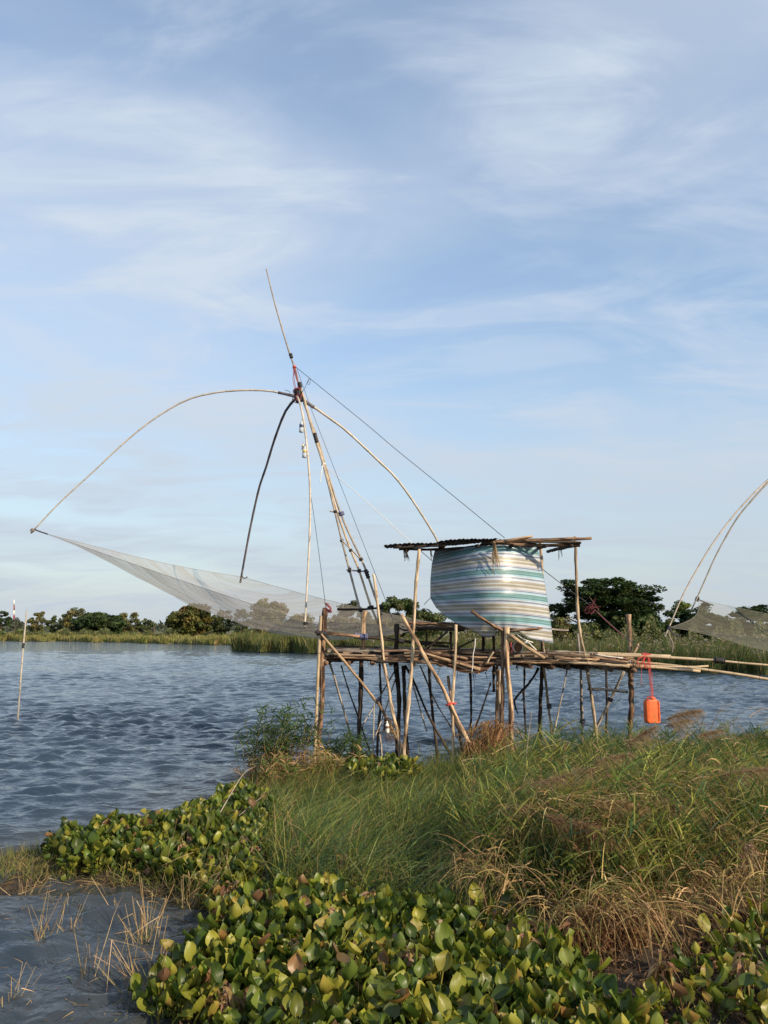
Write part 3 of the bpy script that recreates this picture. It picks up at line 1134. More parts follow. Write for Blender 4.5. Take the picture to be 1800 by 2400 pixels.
# radio mast far away
b0 = P(33, 1480, 420)
b1 = P(33, 1406, 420)
b0[2] = 0.8
t = thing('radio_mast', 'thin red and white radio mast above the trees at far left', 'mast', b0)
for k in range(6):
    p0, p1 = b0 + (b1 - b0) * k / 6, b0 + (b1 - b0) * (k + 1) / 6
    legs = []
    for q in range(3):
        an = q * 2.094
        w0, w1 = .62 - .085 * k, .62 - .085 * (k + 1)
        legs.append(tube_raw([p0 + (math.cos(an) * w0, math.sin(an) * w0, 0), p1 + (math.cos(an) * w1, math.sin(an) * w1, 0)], .14, 4))
        legs.append(tube_raw([p0 + (math.cos(an) * w0, math.sin(an) * w0, 0), p1 + (math.cos(an + 2.094) * w1, math.sin(an + 2.094) * w1, 0)], .09, 4))
    obj('mast_section', merge(legs), M['label_w'] if k % 2 else M['red_rope'], t)

# ------------------------------------------------------------------ the fishing platform
plat = thing('fishing_platform', 'rickety stilted wooden fishing platform standing in the shallows with a flat roof', 'fishing platform', G(1120, 1800))


def px_pts(pts, Y0, Y1=None):
    Y1 = Y0 if Y1 is None else Y1
    n = len(pts)
    return [P(x, y, Y0 + (Y1 - Y0) * i / max(1, n - 1)) for i, (x, y) in enumerate(pts)]


def to_bed(pts, z=-0.35):
    """carry the lower end down into the lake bed"""
    a, b = np.array(pts[-2]), np.array(pts[-1])
    d = b - a
    if b[2] > z and d[2] < -1e-3:
        pts = list(pts) + [b + d * ((z - b[2]) / d[2])]
    return pts


def pole(name, pts, w, mat, Y0, Y1=None, w1=None, bed=False, parent=None, bam=False, wob=.25, rough=.1, node=.3):
    p = px_pts(pts, Y0, Y1)
    if bed:
        p = to_bed(p)
    r0 = px(w, Y0) / 2 * .87
    r1 = px(w1 if w1 else w, Y1 or Y0) / 2 * .87
    wob, rough = wob * 1.9, rough * 1.5
    g = bamboo_tube(p, r0, r1, node) if bam else wood_tube(p, r0, r1, rough, wob=wob)
    return obj(name, g, M[mat], parent if parent is not None else plat)


def lash_px(x, y, Y, d, w, ln, mat='black', parent=None, turns=4, name='lashing'):
    return obj(name, lash(P(x, y, Y), d, px(w, Y) / 2, px(ln, Y), turns), M[mat], parent if parent is not None else plat)


YF, YB = 11.45, 13.7
# posts: (pixels, width, material, depth)
pole('post', [(762, 1425), (757, 1520), (752, 1600), (743, 1812)], 14, 'bark', 11.40, bed=True, w1=13, rough=.08)
pole('post', [(752, 1443), (747, 1540), (741, 1680), (736, 1810)], 8, 'bamboo', 11.30, bed=True, bam=True, node=.5)
pole('post', [(855, 1432), (851, 1518)], 13, 'tan', 11.66, w1=12)
pole('post', [(850, 1520), (847, 1600), (838, 1817)], 12, 'dark', 11.85, bed=True, w1=13)
pole('post', [(930, 1462), (931, 1554), (933, 1640), (927, 1817)], 12, 'dark', 12.3, bed=True, w1=12)
pole('post', [(946, 1560), (950, 1660), (961, 1822)], 10, 'dark', 12.1, bed=True)
pole('roof_post', [(983, 1287), (976, 1373), (968, 1476), (966, 1531), (958, 1620), (951, 1721), (944, 1820)], 8.5, 'pale', 11.30, bed=True, w1=10, rough=.07)
pole('pole', [(875, 1346), (881, 1386), (889, 1448), (897, 1515), (899, 1547), (911, 1607), (920, 1670), (931, 1722), (941, 1800)], 7, 'pale', 11.35, bed=True, w1=9)
pole('stake', [(877, 1648), (873, 1805)], 3, 'bamboo_white', 12.0, bed=True, bam=True)
pole('stake', [(890, 1721), (896, 1805)], 5, 'grey', 12.0, bed=True)
pole('brace', [(752, 1486), (814, 1560), (877, 1638), (900, 1670), (968, 1805)], 7.5, 'tan', 11.25, 11.7, bed=True, rough=.06, wob=.12)
pole('brace', [(767, 1534), (781, 1582), (801, 1650), (824, 1736)], 5.5, 'grey', 11.5, 12, bed=True, rough=.07)
pole('brace', [(925, 1572), (887, 1640), (847, 1703)], 3.5, 'grey', 12.4, 12.0)
pole('brace', [(927, 1592), (900, 1670), (880, 1724)], 3.5, 'grey', 12.6, 12.2)
pole('brace', [(950, 1559), (968, 1595), (991, 1648), (1014, 1693), (1054, 1762), (1080, 1805)], 6.5, 'dark', 12.5, 12.2, bed=True)
pole('brace', [(967, 1602), (1000, 1714)], 3.5, 'grey', 12.9)
pole('post', [(1004, 1545), (1007, 1600), (1014, 1670), (1031, 1808)], 7, 'dark', 12.6, bed=True)
pole('brace', [(941, 1440), (957, 1470), (979, 1507), (1004, 1557), (1032, 1605), (1054, 1650), (1084, 1709), (1126, 1796), (1140, 1825)], 10.5, 'tan', 11.20, 11.15, bed=True, wob=.15, rough=.08)
pole('brace', [(1054, 1655), (1070, 1700), (1104, 1745)], 8, 'dark', 11.6)
pole('roof_post', [(1069, 1464), (1067, 1541), (1063, 1631), (1061, 1790)], 7.5, 'pale', 11.3, bed=True, w1=8.5, rough=.06)
pole('post', [(1050, 1584), (1058, 1640), (1075, 1720), (1086, 1800)], 6, 'bark', 11.7, bed=True)
pole('post', [(1188, 1470), (1189, 1564), (1193, 1653), (1200, 1775)], 13.5, 'tan', 11.3, bed=True, w1=12, rough=.08)
pole('post', [(1177, 1476), (1177, 1564), (1177, 1653), (1178, 1775)], 9, 'bark', 11.35, bed=True, w1=11)
pole('post', [(1171, 1570), (1170, 1650), (1168, 1775)], 8, 'pale', 11.45, bed=True)
pole('post', [(1165, 1545), (1166, 1660), (1164, 1780)], 8, 'bark', 12.2, bed=True)
pole('post', [(1156, 1488), (1156, 1564), (1157, 1622)], 7, 'dark', 12.6)
pole('post', [(1271, 1500), (1269, 1566), (1266, 1680), (1264, 1775)], 10.5, 'dark', 12.9, bed=True, w1=11)
pole('brace', [(1272, 1553), (1284, 1631), (1293, 1698), (1298, 1775)], 7, 'pale', 12.3, bed=True, w1=8)
pole('post', [(1354, 1484), (1357, 1530), (1359, 1562), (1362, 1631), (1365, 1720), (1362, 1770)], 7, 'grey', 12.5, bed=True, rough=.12)
pole('roof_post', [(1348, 1257), (1350, 1328), (1355, 1412), (1360, 1484), (1368, 1530), (1373, 1562), (1385, 1631), (1399, 1745)], 7.2, 'pale', 11.9, bed=True, w1=9, rough=.07)
pole('roof_post', [(1266, 1268), (1269, 1330), (1271, 1420), (1274, 1530)], 8, 'pale', 12.6)
pole('roof_post', [(1184, 1268), (1185, 1370), (1188, 1476)], 10, 'tan', 11.62)
pole('post', [(1476, 1545), (1478, 1640), (1482, 1770)], 13, 'bark', 11.9, bed=True, w1=12, rough=.12)
pole('post', [(1473, 1440), (1476, 1535)], 13, 'tan', 12.5, rough=.06)
pole('peg', [(1496, 1508), (1484, 1534)], 7, 'tan', 12.4)
pole('brace', [(1462, 1574), (1428, 1643), (1365, 1768)], 7.5, 'grey', 12.2, 12.6, bed=True, rough=.12)
pole('rail', [(1377, 1615), (1420, 1616), (1472, 1622)], 7, 'grey', 12.0, 11.95)
pole('branch', [(1262, 1566), (1238, 1600), (1215, 1627), (1206, 1643), (1210, 1660), (1214, 1674)], 6, 'dark', 12.7, w1=3, wob=.8, rough=.25)
pole('branch', [(1240, 1598), (1252, 1588), (1258, 1594)], 3, 'dark', 12.7, w1=1.5, wob=.8, rough=.2)
pole('branch', [(1222, 1618), (1224, 1632), (1221, 1644)], 4, 'dark', 12.7, w1=2, wob=.8, rough=.25)

# rails at the left
pole('rail', [(738, 1481), (790, 1486), (843, 1492)], 8, 'bark', 11.5)
pole('rail', [(843, 1492), (894, 1497), (1052, 1516)], 7, 'dark', 11.8, 12.2)
pole('rail', [(893, 1492), (948, 1502), (1060, 1508)], 5, 'dark', 12.2)
pole('rail', [(935, 1471), (945, 1477), (1000, 1476)], 4, 'dark', 12.4)
pole('rail', [(790, 1428), (850, 1428), (898, 1424)], 6, 'dark', 12.6)
pole('post', [(893, 1420), (890, 1500)], 5, 'dark', 12.7)
# sleeping bench and its supports
pole('bench_beam', [(951, 1460), (1000, 1462), (1062, 1463), (1100, 1469)], 9, 'bark', 11.78)
pole('bench_beam', [(956, 1470), (1020, 1474), (1088, 1477)], 7, 'dark', 11.85)
pole('bench_beam', [(1088, 1473), (1200, 1476), (1300, 1476), (1332, 1477)], 6, 'grey', 12.7)
pole('brace', [(1049, 1480), (1025, 1500), (1000, 1521)], 6, 'dark', 11.8)
pole('brace', [(1111, 1500), (1090, 1510), (1072, 1521)], 5, 'dark', 12)
pole('post', [(1056, 1480), (1057, 1535)], 7, 'dark', 12.0)
pole('post', [(999, 1487), (997, 1517)], 6, 'dark', 12.2)
pole('post', [(1132, 1490), (1130, 1530)], 8, 'dark', 12.2)
pole('bench_pole', [(1105, 1432), (1140, 1457), (1177, 1478)], 8.5, 'bark', 11.18, 11.3)
pole('bench_pole', [(1196, 1479), (1240, 1475), (1266, 1473), (1272, 1472)], 7, 'bark', 11.2)
pole('brace', [(1195, 1488), (1235, 1516), (1276, 1543)], 9, 'tan', 11.25)
# boards of the bench floor
for k in range(7):
    Y = 11.98 + k * .2
    a, c = P(955 + k * 2, 1468, 11.6), P(1296, 1475, 11.6)
    a[1] = c[1] = Y
    obj('bench_board', box_between(a + (rnd.uniform(-.1, .1), 0, rnd.uniform(-.01, .01)), c + (rnd.uniform(-.15, .05), 0, rnd.uniform(-.01, .01)), .15, .022, jit=.004), M['plank'], plat, smooth=False)

# deck: round stringers, joists, two layers of boards with spacer blocks between
def zdeck(X):
    x = X / 11.6 * F + 900
    return float(np.interp(x, [750, 800, 980, 1180, 1300, 1480], [1.735, 1.735, 1.725, 1.70, 1.67, 1.63]))


def zat(Xm, dz):
    return zdeck(Xm) + dz


for Y, x0, x1, dz, mt, w in ((11.42, 757, 985, -.085, 'bark', 9), (11.46, 768, 985, -.125, 'dark', 8), (11.44, 1185, 1482, -.10, 'tan', 9), (11.6, 1190, 1375, -.14, 'dark', 9), (13.5, 757, 1482, -.11, 'dark', 9), (12.4, 757, 1482, -.12, 'dark', 9), (11.40, 975, 1190, -.15, 'bark', 8)):
    X0, X1 = (x0 - 900) / F * 11.6, (x1 - 900) / F * 11.6
    pts = [np.array((X, Y, zat(X, dz) + rnd.uniform(-.015, .015))) for X in np.linspace(X0, X1, 6)]
    obj('stringer', wood_tube(pts, px(w, 11.5) / 2, px(w * .85, 11.5) / 2, .1), M[mt], plat)
for k, x in enumerate(np.linspace(775, 1470, 15)):
    X = (x - 900) / F * 11.6 + rnd.uniform(-.05, .05)
    pts = [np.array((X + rnd.uniform(-.03, .03), Y, zat(X, -.17))) for Y in (11.38, 12.4, 13.7)]
    obj('joist', wood_tube(pts, .034, .028, .1), M[rnd.choice(['dark', 'bark', 'grey'])], plat)
for row, Y in enumerate(np.arange(11.50, 13.75, .165)):
    for (xa, xb) in ((764, 884), (886, 985), (990, 1176), (1180, 1300), (1302, 1400), (1402, 1478)):
        X0, X1 = (xa - 900) / F * 11.6 + rnd.uniform(-.10, .05), (xb - 900) / F * 11.6 + rnd.uniform(-.08, .10)
        if rnd.random() < .12:
            continue
        low = xa == 990 and row < 4
        for layer, dz in (((0, 0.0), (1, -.075)) if not low else ((1, -.09),)):
            if layer == 1 and row % 2:
                continue
            a = np.array((X0, Y + rnd.uniform(-.02, .02), zat(X0, dz) + rnd.uniform(-.02, .014)))
            c = np.array((X1, Y + rnd.uniform(-.02, .02), zat(X1, dz) + rnd.uniform(-.02, .014)))
            obj('deck_board', box_between(a, c, rnd.uniform(.07, .14), rnd.uniform(.012, .024), jit=.005), M[rnd.choice(['plank', 'plank', 'grey', 'bark', 'dark'])], plat, smooth=False)
for x in (814, 857, 905, 953, 1203, 1250, 1300, 1338, 1376, 1420):
    for Y in (11.49, 12.5, 13.5):
        X = (x - 900) / F * 11.6
        z = zat(X, -.037)
        obj('spacer_block', box_between((X - .045, Y, z), (X + .045, Y, z), .09, .056, jit=.002), M['plank'], plat, smooth=False)
# loose timber piled along the deck edge
for (xa, ya, xb, yb, w, mt) in ((771, 1533, 880, 1537, 5, 'plank'), (790, 1541, 980, 1546, 6, 'bark'), (880, 1551, 990, 1553, 6, 'dark'),
                                (990, 1524, 1095, 1545, 11, 'bark'), (996, 1533, 1125, 1569, 9, 'tan'), (1060, 1546, 1142, 1570, 9, 'bark'), (1000, 1538, 1124, 1579, 4, 'pale'),
                                (1080, 1530, 1172, 1538, 8, 'dark'), (1095, 1540, 1176, 1544, 6, 'bark'), (1142, 1556, 1157, 1528, 4, 'pale'),
                                (1196, 1545, 1300, 1543, 5, 'dark'), (1300, 1541, 1404, 1546, 7, 'tan'), (1330, 1552, 1475, 1561, 8, 'pale'), (1380, 1540, 1472, 1552, 7, 'bark'),
                                (1390, 1533, 1460, 1543, 5, 'grey'), (1400, 1549, 1470, 1556, 6, 'dark'), (1286, 1526, 1400, 1531, 3, 'grey'), (1300, 1532, 1380, 1534, 3, 'pale'), (775, 1526, 850, 1529, 3, 'grey'), (850, 1543, 930, 1549, 4, 'pale'), (1010, 1527, 1070, 1523, 4, 'bark'), (1190, 1534, 1262, 1529, 4, 'dark'), (1206, 1553, 1310, 1549, 4, 'bark'), (1310, 1548, 1420, 1556, 4, 'dark'), (1420, 1536, 1492, 1549, 4, 'bark'), (1360, 1546, 1440, 1540, 3, 'pale'), (920, 1537, 1000, 1529, 4, 'dark')):
    Y = rnd.uniform(11.3, 11.42)
    pole('loose_timber', [(xa, ya), ((xa + xb) / 2, (ya + yb) / 2 + rnd.uniform(-1.5, 1.5)), (xb, yb)], w, mt, Y)
# splintered ends and strips hanging under the deck
for (xa, ya, ln, w, mt) in ((897, 1551, 54, 5, 'dark'), (1002, 1552, 45, 6, 'dark'), (1007, 1555, 70, 4, 'dark'), (1109, 1580, 48, 4, 'dark'), (1137, 1576, 20, 4, 'dark'), (1391, 1550, 30, 3, 'grey'), (1383, 1553, 18, 3, 'grey'),
                            (1314, 1556, 12, 2, 'pale'), (1332, 1556, 12, 2, 'pale'), (1397, 1622, 26, 3, 'dark'), (1405, 1560, 14, 2, 'pale')):
    a, c = P(xa, ya, 11.5), P(xa + rnd.uniform(1, 7), ya + ln, 11.5)
    obj('hanging_splinter', tube_raw(spline([a, (a + c) / 2 + (.01, 0, 0), c], 6), np.linspace(px(w, 11.5) / 2, .002, 6), 5, squash=.5), M[mt], plat)

for k in range(34):
    xa = rnd.choice([rnd.uniform(765, 985), rnd.uniform(1190, 1470), rnd.uniform(1000, 1180)])
    Y = rnd.uniform(11.35, 13.2)
    ya = 1553 if xa < 1000 or xa > 1180 else 1574
    ln = rnd.choice([10, 16, 24, 40]) * rnd.uniform(.6, 1.2)
    a, c = P(xa, ya - 6, Y), P(xa + rnd.gauss(0, 6), ya + ln, Y)
    obj('hanging_splinter', tube_raw(spline([a, (a + c) / 2 + (rnd.gauss(0, .02), 0, 0), c], 6), np.linspace(px(rnd.uniform(1.5, 4), Y) / 2, .0015, 6), 5, squash=.5), M[rnd.choice(['dark', 'grey', 'bark', 'pale'])], plat)
for (pts_, w_, mt, Y_) in (([(1100, 1545), (1103, 1640), (1098, 1790)], 6, 'dark', 13.2), ([(1230, 1545), (1228, 1660), (1231, 1770)], 5, 'dark', 13.4), ([(1420, 1550), (1424, 1650), (1422, 1760)], 6, 'dark', 13.4), ([(890, 1555), (893, 1650), (884, 1790)], 6, 'dark', 13.3),
                           ([(985, 1560), (1030, 1660), (1090, 1760)], 4, 'grey', 12.9), ([(1330, 1560), (1312, 1650), (1290, 1755)], 4, 'grey', 13.1), ([(800, 1560), (826, 1650), (860, 1740)], 4, 'dark', 13.3), ([(1150, 1600), (1120, 1690), (1090, 1770)], 4, 'bark', 12.4)):
    pole('post' if mt == 'dark' else 'brace', pts_, w_, mt, Y_, bed=True, wob=.5, rough=.14)
# sagging mat slung below the bench
us, vs = np.linspace(0, 1, 18), np.linspace(0, 1, 8)
V, Fc, UV = [], [], []
for i, u in enumerate(us):
    for j, v in enumerate(vs):
        x = 990 + 186 * u
        y = np.interp(u, [0, .35, .62, .8, 1], [1538, 1566, 1579, 1570, 1552]) - v * np.interp(u, [0, .5, 1], [6, 26, 14])
        p = P(x, y, 11.38)
        p[1] += v * .9 + .02 * math.sin(u * 17)
        p[2] += .012 * math.sin(u * 23 + v * 5)
        V.append(p)
for i in range(17):
    for j in range(7):
        Fc.append((i * 8 + j, i * 8 + 8 + j, i * 8 + 9 + j, i * 8 + 1 + j))
        UV += [(vs[j], us[i]), (vs[j], us[i + 1]), (vs[j + 1], us[i + 1]), (vs[j + 1], us[i])]
o = obj('sagging_mat', (V, Fc, UV), M['mat_brown'])
sm = o.modifiers.new('thick', 'SOLIDIFY')
sm.thickness = .008
tag(recentre(o), 'old brown mat sagging below the platform deck under the tarpaulin', 'mat')

# lashings on the platform
UPV = (0.02, 0, 1)
lash_px(757, 1488, 11.38, UPV, 24, 13, 'black')
lash_px(753, 1484, 11.30, (1, 0, -.15), 12, 22, 'black')
lash_px(852, 1492, 11.66, UPV, 19, 14, 'blue_strap', turns=5)
lash_px(843, 1491, 11.55, (1, 0, -.1), 12, 26, 'blue_strap')
lash_px(870, 1424, 12.6, (1, 0, 0), 9, 12, 'black')
lash_px(893, 1422, 12.6, (1, 0, 0), 9, 10, 'black')
lash_px(941, 1503, 12.0, (1, 0, -.1), 11, 12, 'black')
lash_px(1053, 1650, 11.12, (.45, 0, -1), 16, 5, 'orange_rope', turns=2)
lash_px(1064, 1649, 11.26, UPV, 11, 4, 'orange_rope', turns=2)
lash_px(1480, 1558, 11.9, UPV, 18, 9, 'dark_rope', turns=4)
lash_px(1476, 1570, 11.9, UPV, 17, 11, 'black', turns=4)
lash_px(1467, 1552, 11.75, (1, 0, -.2), 12, 20, 'white_rope', turns=4)
lash_px(1430, 1640, 12.15, (.4, 0, 1), 13, 9, 'dark_rope')
lash_px(1365, 1690, 12.5, UPV, 12, 10, 'dark_rope')
lash_px(1287, 1655, 12.3, UPV, 11, 12, 'dark_rope')
lash_px(907, 1698, 11.35, UPV, 15, 30, 'black')
lash_px(887, 1640, 12.3, (.5, 0, 1), 8, 10, 'blue_strap')

# roof: corrugated sheets on poles
def roof_sheet(xa, xb, Y0, Y1, za, zb, dz1, waves_, thick=.006):
    nx_, ny_ = 70, 6
    V, Fc, UV = [], [], []
    for i in range(nx_):
        u = i / (nx_ - 1)
        for j in range(ny_):
            v = j / (ny_ - 1)
            X = xa + (xb - xa) * u + .015 * math.sin(v * 9 + u * 4)
            V.append((X, Y0 + (Y1 - Y0) * v + .03 * math.sin(u * 31) * (1 if j in (0, ny_ - 1) else 0), za + (zb - za) * u + dz1 * v + .006 * math.sin(u * waves_ * 6.283) + .01 * math.sin(u * 5 + v * 3)))
    for i in range(nx_ - 1):
        for j in range(ny_ - 1):
            Fc.append((i * ny_ + j, i * ny_ + ny_ + j, i * ny_ + ny_ + 1 + j, i * ny_ + 1 + j))
            UV += [(i / nx_, j / ny_), ((i + 1) / nx_, j / ny_), ((i + 1) / nx_, (j + 1) / ny_), (i / nx_, (j + 1) / ny_)]
    o = obj('roof_sheet', (V, Fc, UV), M['roof'], plat)
    s_ = o.modifiers.new('thick', 'SOLIDIFY')
    s_.thickness = thick
    return o


pa, pb, pc, pd = P(901, 1277, 11.3), P(1032, 1268, 11.3), P(1160, 1261, 11.3), P(1352, 1266, 11.3)
roof_sheet(pa[0], pb[0] + .1, 11.3, 13.0, pa[2], pb[2] - .012, .13, 14)
roof_sheet(pb[0], pc[0] + .05, 11.25, 13.1, pb[2], pc[2], .12, 14)
roof_sheet(pc[0] - .05, P(1285, 1264, 11.3)[0], 11.42, 13.2, pc[2] - .02, pd[2] + .03, .10, 14)
pole('roof_pole', [(921, 1283), (990, 1280), (1045, 1277)], 8, 'dark', 11.35)
pole('roof_pole', [(935, 1287), (1000, 1288), (1060, 1286), (1136, 1278)], 6, 'dark', 11.6)
pole('roof_pole', [(1150, 1271), (1250, 1266), (1386, 1262)], 8, 'bark', 11.3, rough=.12)
pole('roof_pole', [(1185, 1276), (1270, 1278), (1359, 1278)], 9, 'bark', 11.45, rough=.12)
pole('roof_pole', [(1240, 1272), (1300, 1270), (1362, 1272)], 7, 'dark', 11.4, rough=.12)
pole('roof_pole', [(1181, 1268), (1215, 1263), (1248, 1257)], 7, 'tan', 11.2)
pole('roof_pole', [(1130, 1279), (1180, 1277), (1262, 1279)], 6, 'dark', 12.6)
for x in (960, 1040, 1120, 1200, 1280, 1340):
    a = P(x, 1279, 11.35)
    c = a + np.array((0, 1.7, .08))
    obj('roof_rafter', wood_tube([a, (a + c) / 2, c], .028, .024, .1), M['dark'], plat)
# frayed pieces of roofing hanging from the edge
bl = Blades()
def hang(xs, y0, ln, Y, w, col, n):
    b_ = np.array([P(rnd.uniform(*xs), y0 + rnd.uniform(-2, 2), Y) + (0, rnd.uniform(-.03, .03), 0) for _ in range(n)])
    d_ = unit(np.column_stack((rng.normal(.06, .1, n), rng.normal(0, .08, n), -np.ones(n))))
    bl.add(b_ - np.array(plat.location), px(ln, Y) * rng.uniform(.55, 1.05, n), d_, 0, px(w, Y), tints(n, [col]), segs=4, tipw=.3, wdir=np.column_stack((rng.normal(0, .1, n), np.zeros(n), np.zeros(n))))
hang((942, 954), 1285, 32, 11.4, 3, (.05, .04, .03), 14)
hang((1008, 1012), 1290, 24, 11.4, 3, (.04, .03, .025), 4)
hang((1154, 1162), 1270, 76, 11.22, 4, (.26, .19, .11), 7)
hang((1309, 1313), 1284, 30, 11.5, 2, (.07, .06, .045), 4)
hang((1372, 1380), 1535, 20, 11.3, 2, (.5, .4, .26), 6)
hang((1210, 1216), 1560, 14, 12.5, 2, (.05, .04, .03), 6)
hang((1278, 1284), 1560, 14, 12.5, 2, (.05, .04, .03), 6)
o = bl.build('hanging_fibre', M['straw'])
o.parent = plat
o['kind'] = 'stuff'

# dead grass caught round the foot of the middle posts
bl = Blades()
n = 420
bx = np.array([P(rnd.gauss(1160, 22), rnd.uniform(1688, 1750), 11.25 + rnd.uniform(-.15, .35)) for _ in range(n)])
d_ = unit(np.column_stack((rng.normal(-.25, .45, n), rng.normal(-.2, .4, n), rng.normal(-.55, .4, n))))
bl.add(bx, rng.uniform(.25, .75, n), d_, rng.uniform(.2, .8, n), .011, tints(n, [STRAW, (.28, .17, .085), RUST]), segs=5)
n = 120
bx = np.array([P(rnd.gauss(1105, 12), rnd.uniform(1728, 1755), 11.2 + rnd.uniform(-.1, .2)) for _ in range(n)])
d_ = unit(np.column_stack((rng.normal(.15, .3, n), rng.normal(-.2, .3, n), rng.normal(-.7, .3, n))))
bl.add(bx, rng.uniform(.3, .6, n), d_, .3, .012, tints(n, [STRAW, (.28, .17, .085), RUST]), segs=4)
o = bl.build('dead_grass_bundle', M['straw'])
tag(recentre(o), 'shaggy bundle of dead straw caught round the middle posts', 'straw bundle')
# small nest of dead weed on the left brace
bl = Blades()
n = 150
bx = np.array([P(rnd.gauss(913, 7), rnd.gauss(1705, 12), 11.28 + rnd.uniform(-.06, .1)) for _ in range(n)])
bl.add(bx, rng.uniform(.06, .2, n), unit(rng.normal(size=(n, 3)) + (0, 0, -.6)), .4, .007, tints(n, [(.2, .12, .06), (.12, .07, .04), STRAW]), segs=4)
tag(recentre(bl.build('dead_weed_tangle', M['straw'])), 'tangle of dead brown weed caught on the left diagonal brace', 'weeds')

# ------------------------------------------------------------------ striped tarpaulin
left_e = [(1279, 1031), (1293, 1020), (1321, 1012), (1360, 1008.6), (1402, 1008.6), (1425, 1020), (1445, 1043), (1466, 1075), (1480, 1105), (1496, 1130)]
def tarp_bottom(u):
    # u 0..1 left edge to right edge
    return np.interp(u, [0, .04, .12, .22, .32, .40, .46, .52, .575, .62, .70, .80, .88, 1.0],
                     [1402, 1424, 1446, 1465, 1478, 1491, 1495, 1488, 1474, 1473, 1477, 1496, 1501, 1508])
def tarp_top(u):
    return np.interp(u, [0, .1, .3, .6, .85, 1], [1292, 1285, 1280, 1277, 1279, 1282])
nu, nv = 72, 48
V, UV2 = [], {}
def tarp_depth(u):
    d = abs(u - .575)
    side_ = .425 if u > .575 else .575
    return 11.38 + (.72 if u < .575 else .42) * (d / side_) ** 2.0
for i in range(nu):
    u = i / (nu - 1)
    yt, yb = tarp_top(u), tarp_bottom(u)
    for j in range(nv):
        v = j / (nv - 1)
        y = yt + (yb - yt) * v
        xl = np.interp(min(y, 1402), [1279, 1293, 1321, 1360, 1402], [1026, 1018, 1012, 1008.6, 1008.6])
        xr = np.interp(y, [1282, 1328, 1386, 1438, 1508], [1259, 1270.6, 1280, 1288.5, 1297])
        x = xl + (xr - xl) * (u ** .95)
        Y = tarp_depth(u)
        # wind belly between the fixings, folds near the gathers
        Y -= .16 * math.sin(math.pi * u) * math.sin(math.pi * min(1, (y - 1279) / 215))
        fold = .012 * math.sin(u * 60 + v * 6) * max(0, v - .75) * 4 + .010 * math.sin(u * 45 + v * 3) * max(0, .15 - v) * 6
        Y += fold + .006 * math.sin(v * 40 + u * 9)
        p = P(x, y, Y)
        V.append(p)
        if u < .575:
            drop = max(-5, 31 * (1 - (y - 1290) / 155)) * ((.575 - u) / .575) ** 1.8
        else:
            drop = 11 * ((u - .575) / .425) ** 1.6
        UV2[len(V) - 1] = (u, (y - 1286 - drop + 8) / 55.5)
Fc, UV = [], []
for i in range(nu - 1):
    for j in range(nv - 1):
        q = (i * nv + j, i * nv + j + 1, i * nv + nv + j + 1, i * nv + nv + j)
        Fc.append(q)
        UV += [UV2[k] for k in q]
o = obj('striped_tarpaulin', (V, Fc, UV), M['tarp'])
s_ = o.modifiers.new('thick', 'SOLIDIFY')
s_.thickness = .004
tag(recentre(o), 'green, white and tan striped plastic tarpaulin wrapped round the hut like a drum', 'tarpaulin')
tarp = o
t0 = np.array(tarp.location)

# ropes hanging from and tying the tarpaulin
def rope(name, pts, r, mat, label=None, cat='rope', parent=None, n=24, group=None):
    o = obj(name, tube_raw(spline(pts, n), r, 5), M[mat], parent)
    if parent is None:
        recentre(o)
        tag(o, label, cat, group)
    return o


rope('tie_cord', [P(1296, 1507, 12.5), P(1299, 1517, 12.4), P(1303, 1528, 12.3)], .005, 'black', parent=tarp)
rope('tie_cord', [P(1009, 1402, 12.7), P(1002, 1408, 12.4), P(994, 1417, 12.2)], .005, 'dark_rope', parent=tarp)
rope('tie_cord', [P(1205, 1482, 11.5), P(1225, 1497, 11.4), P(1249, 1506, 11.5)], .008, 'white_rope', parent=tarp)
rope('tie_cord', [P(1226, 1498, 11.3), P(1235, 1502, 11.25), P(1228, 1508, 11.25), P(1238, 1506, 11.2), P(1248, 1515, 11.22), P(1257, 1524, 11.25)], .009, 'white_rope', parent=tarp)
rope('hanging_cord', [P(1114, 1497, 11.25), P(1113, 1515, 11.2), P(1109, 1535, 11.18), P(1108, 1558, 11.16), P(1106, 1576, 11.16)], .0055, 'white_rope', 'thin white cord dangling from the bottom hem of the tarpaulin', 'cord')
# tub and rope coil on the deck behind the posts
a = P(1213, 1517, 12.0)
t = thing('plastic_tub', 'brown plastic tub with a pale rim lying on its side on the deck', 'tub', (a[0], a[1], a[2] - .1))
dirv = np.array((.35, -.9, 0.02))
obj('tub_body', lathe(a, -dirv, [(0, .072), (.0, .08), (.12, .075), (.22, .066), (.225, .0)], 16), M['mat_brown'], t)
tor = [a + dirv * .01 + (.083 * math.cos(q) * np.array((.93, .36, 0)) + .083 * math.sin(q) * np.array((0, 0, 1.))) for q in np.linspace(0, 6.283, 24)]
obj('rim', tube_raw(tor, .011, 6, caps=False), M['white_rope'], t)
rope('red_cord_bundle', [P(1199, 1503, 11.6), P(1197, 1515, 11.55), P(1200, 1522, 11.6), P(1197, 1533, 11.6)], .012, 'red_rope', 'short bundle of red cord beside the thick middle post', 'cord')

# ------------------------------------------------------------------ lift net rig
HUBY = 14.4
hub = P(699, 926, HUBY)
mb = P(866, 1425, 12.6)
rig = thing('lift_net_rig', 'tall bamboo lift-net rig with leaning mast and four bowed arms over the water', 'lift net', mb)
A_, B_, C_, D_ = 14.2, 17.2, 12.15, 15.6


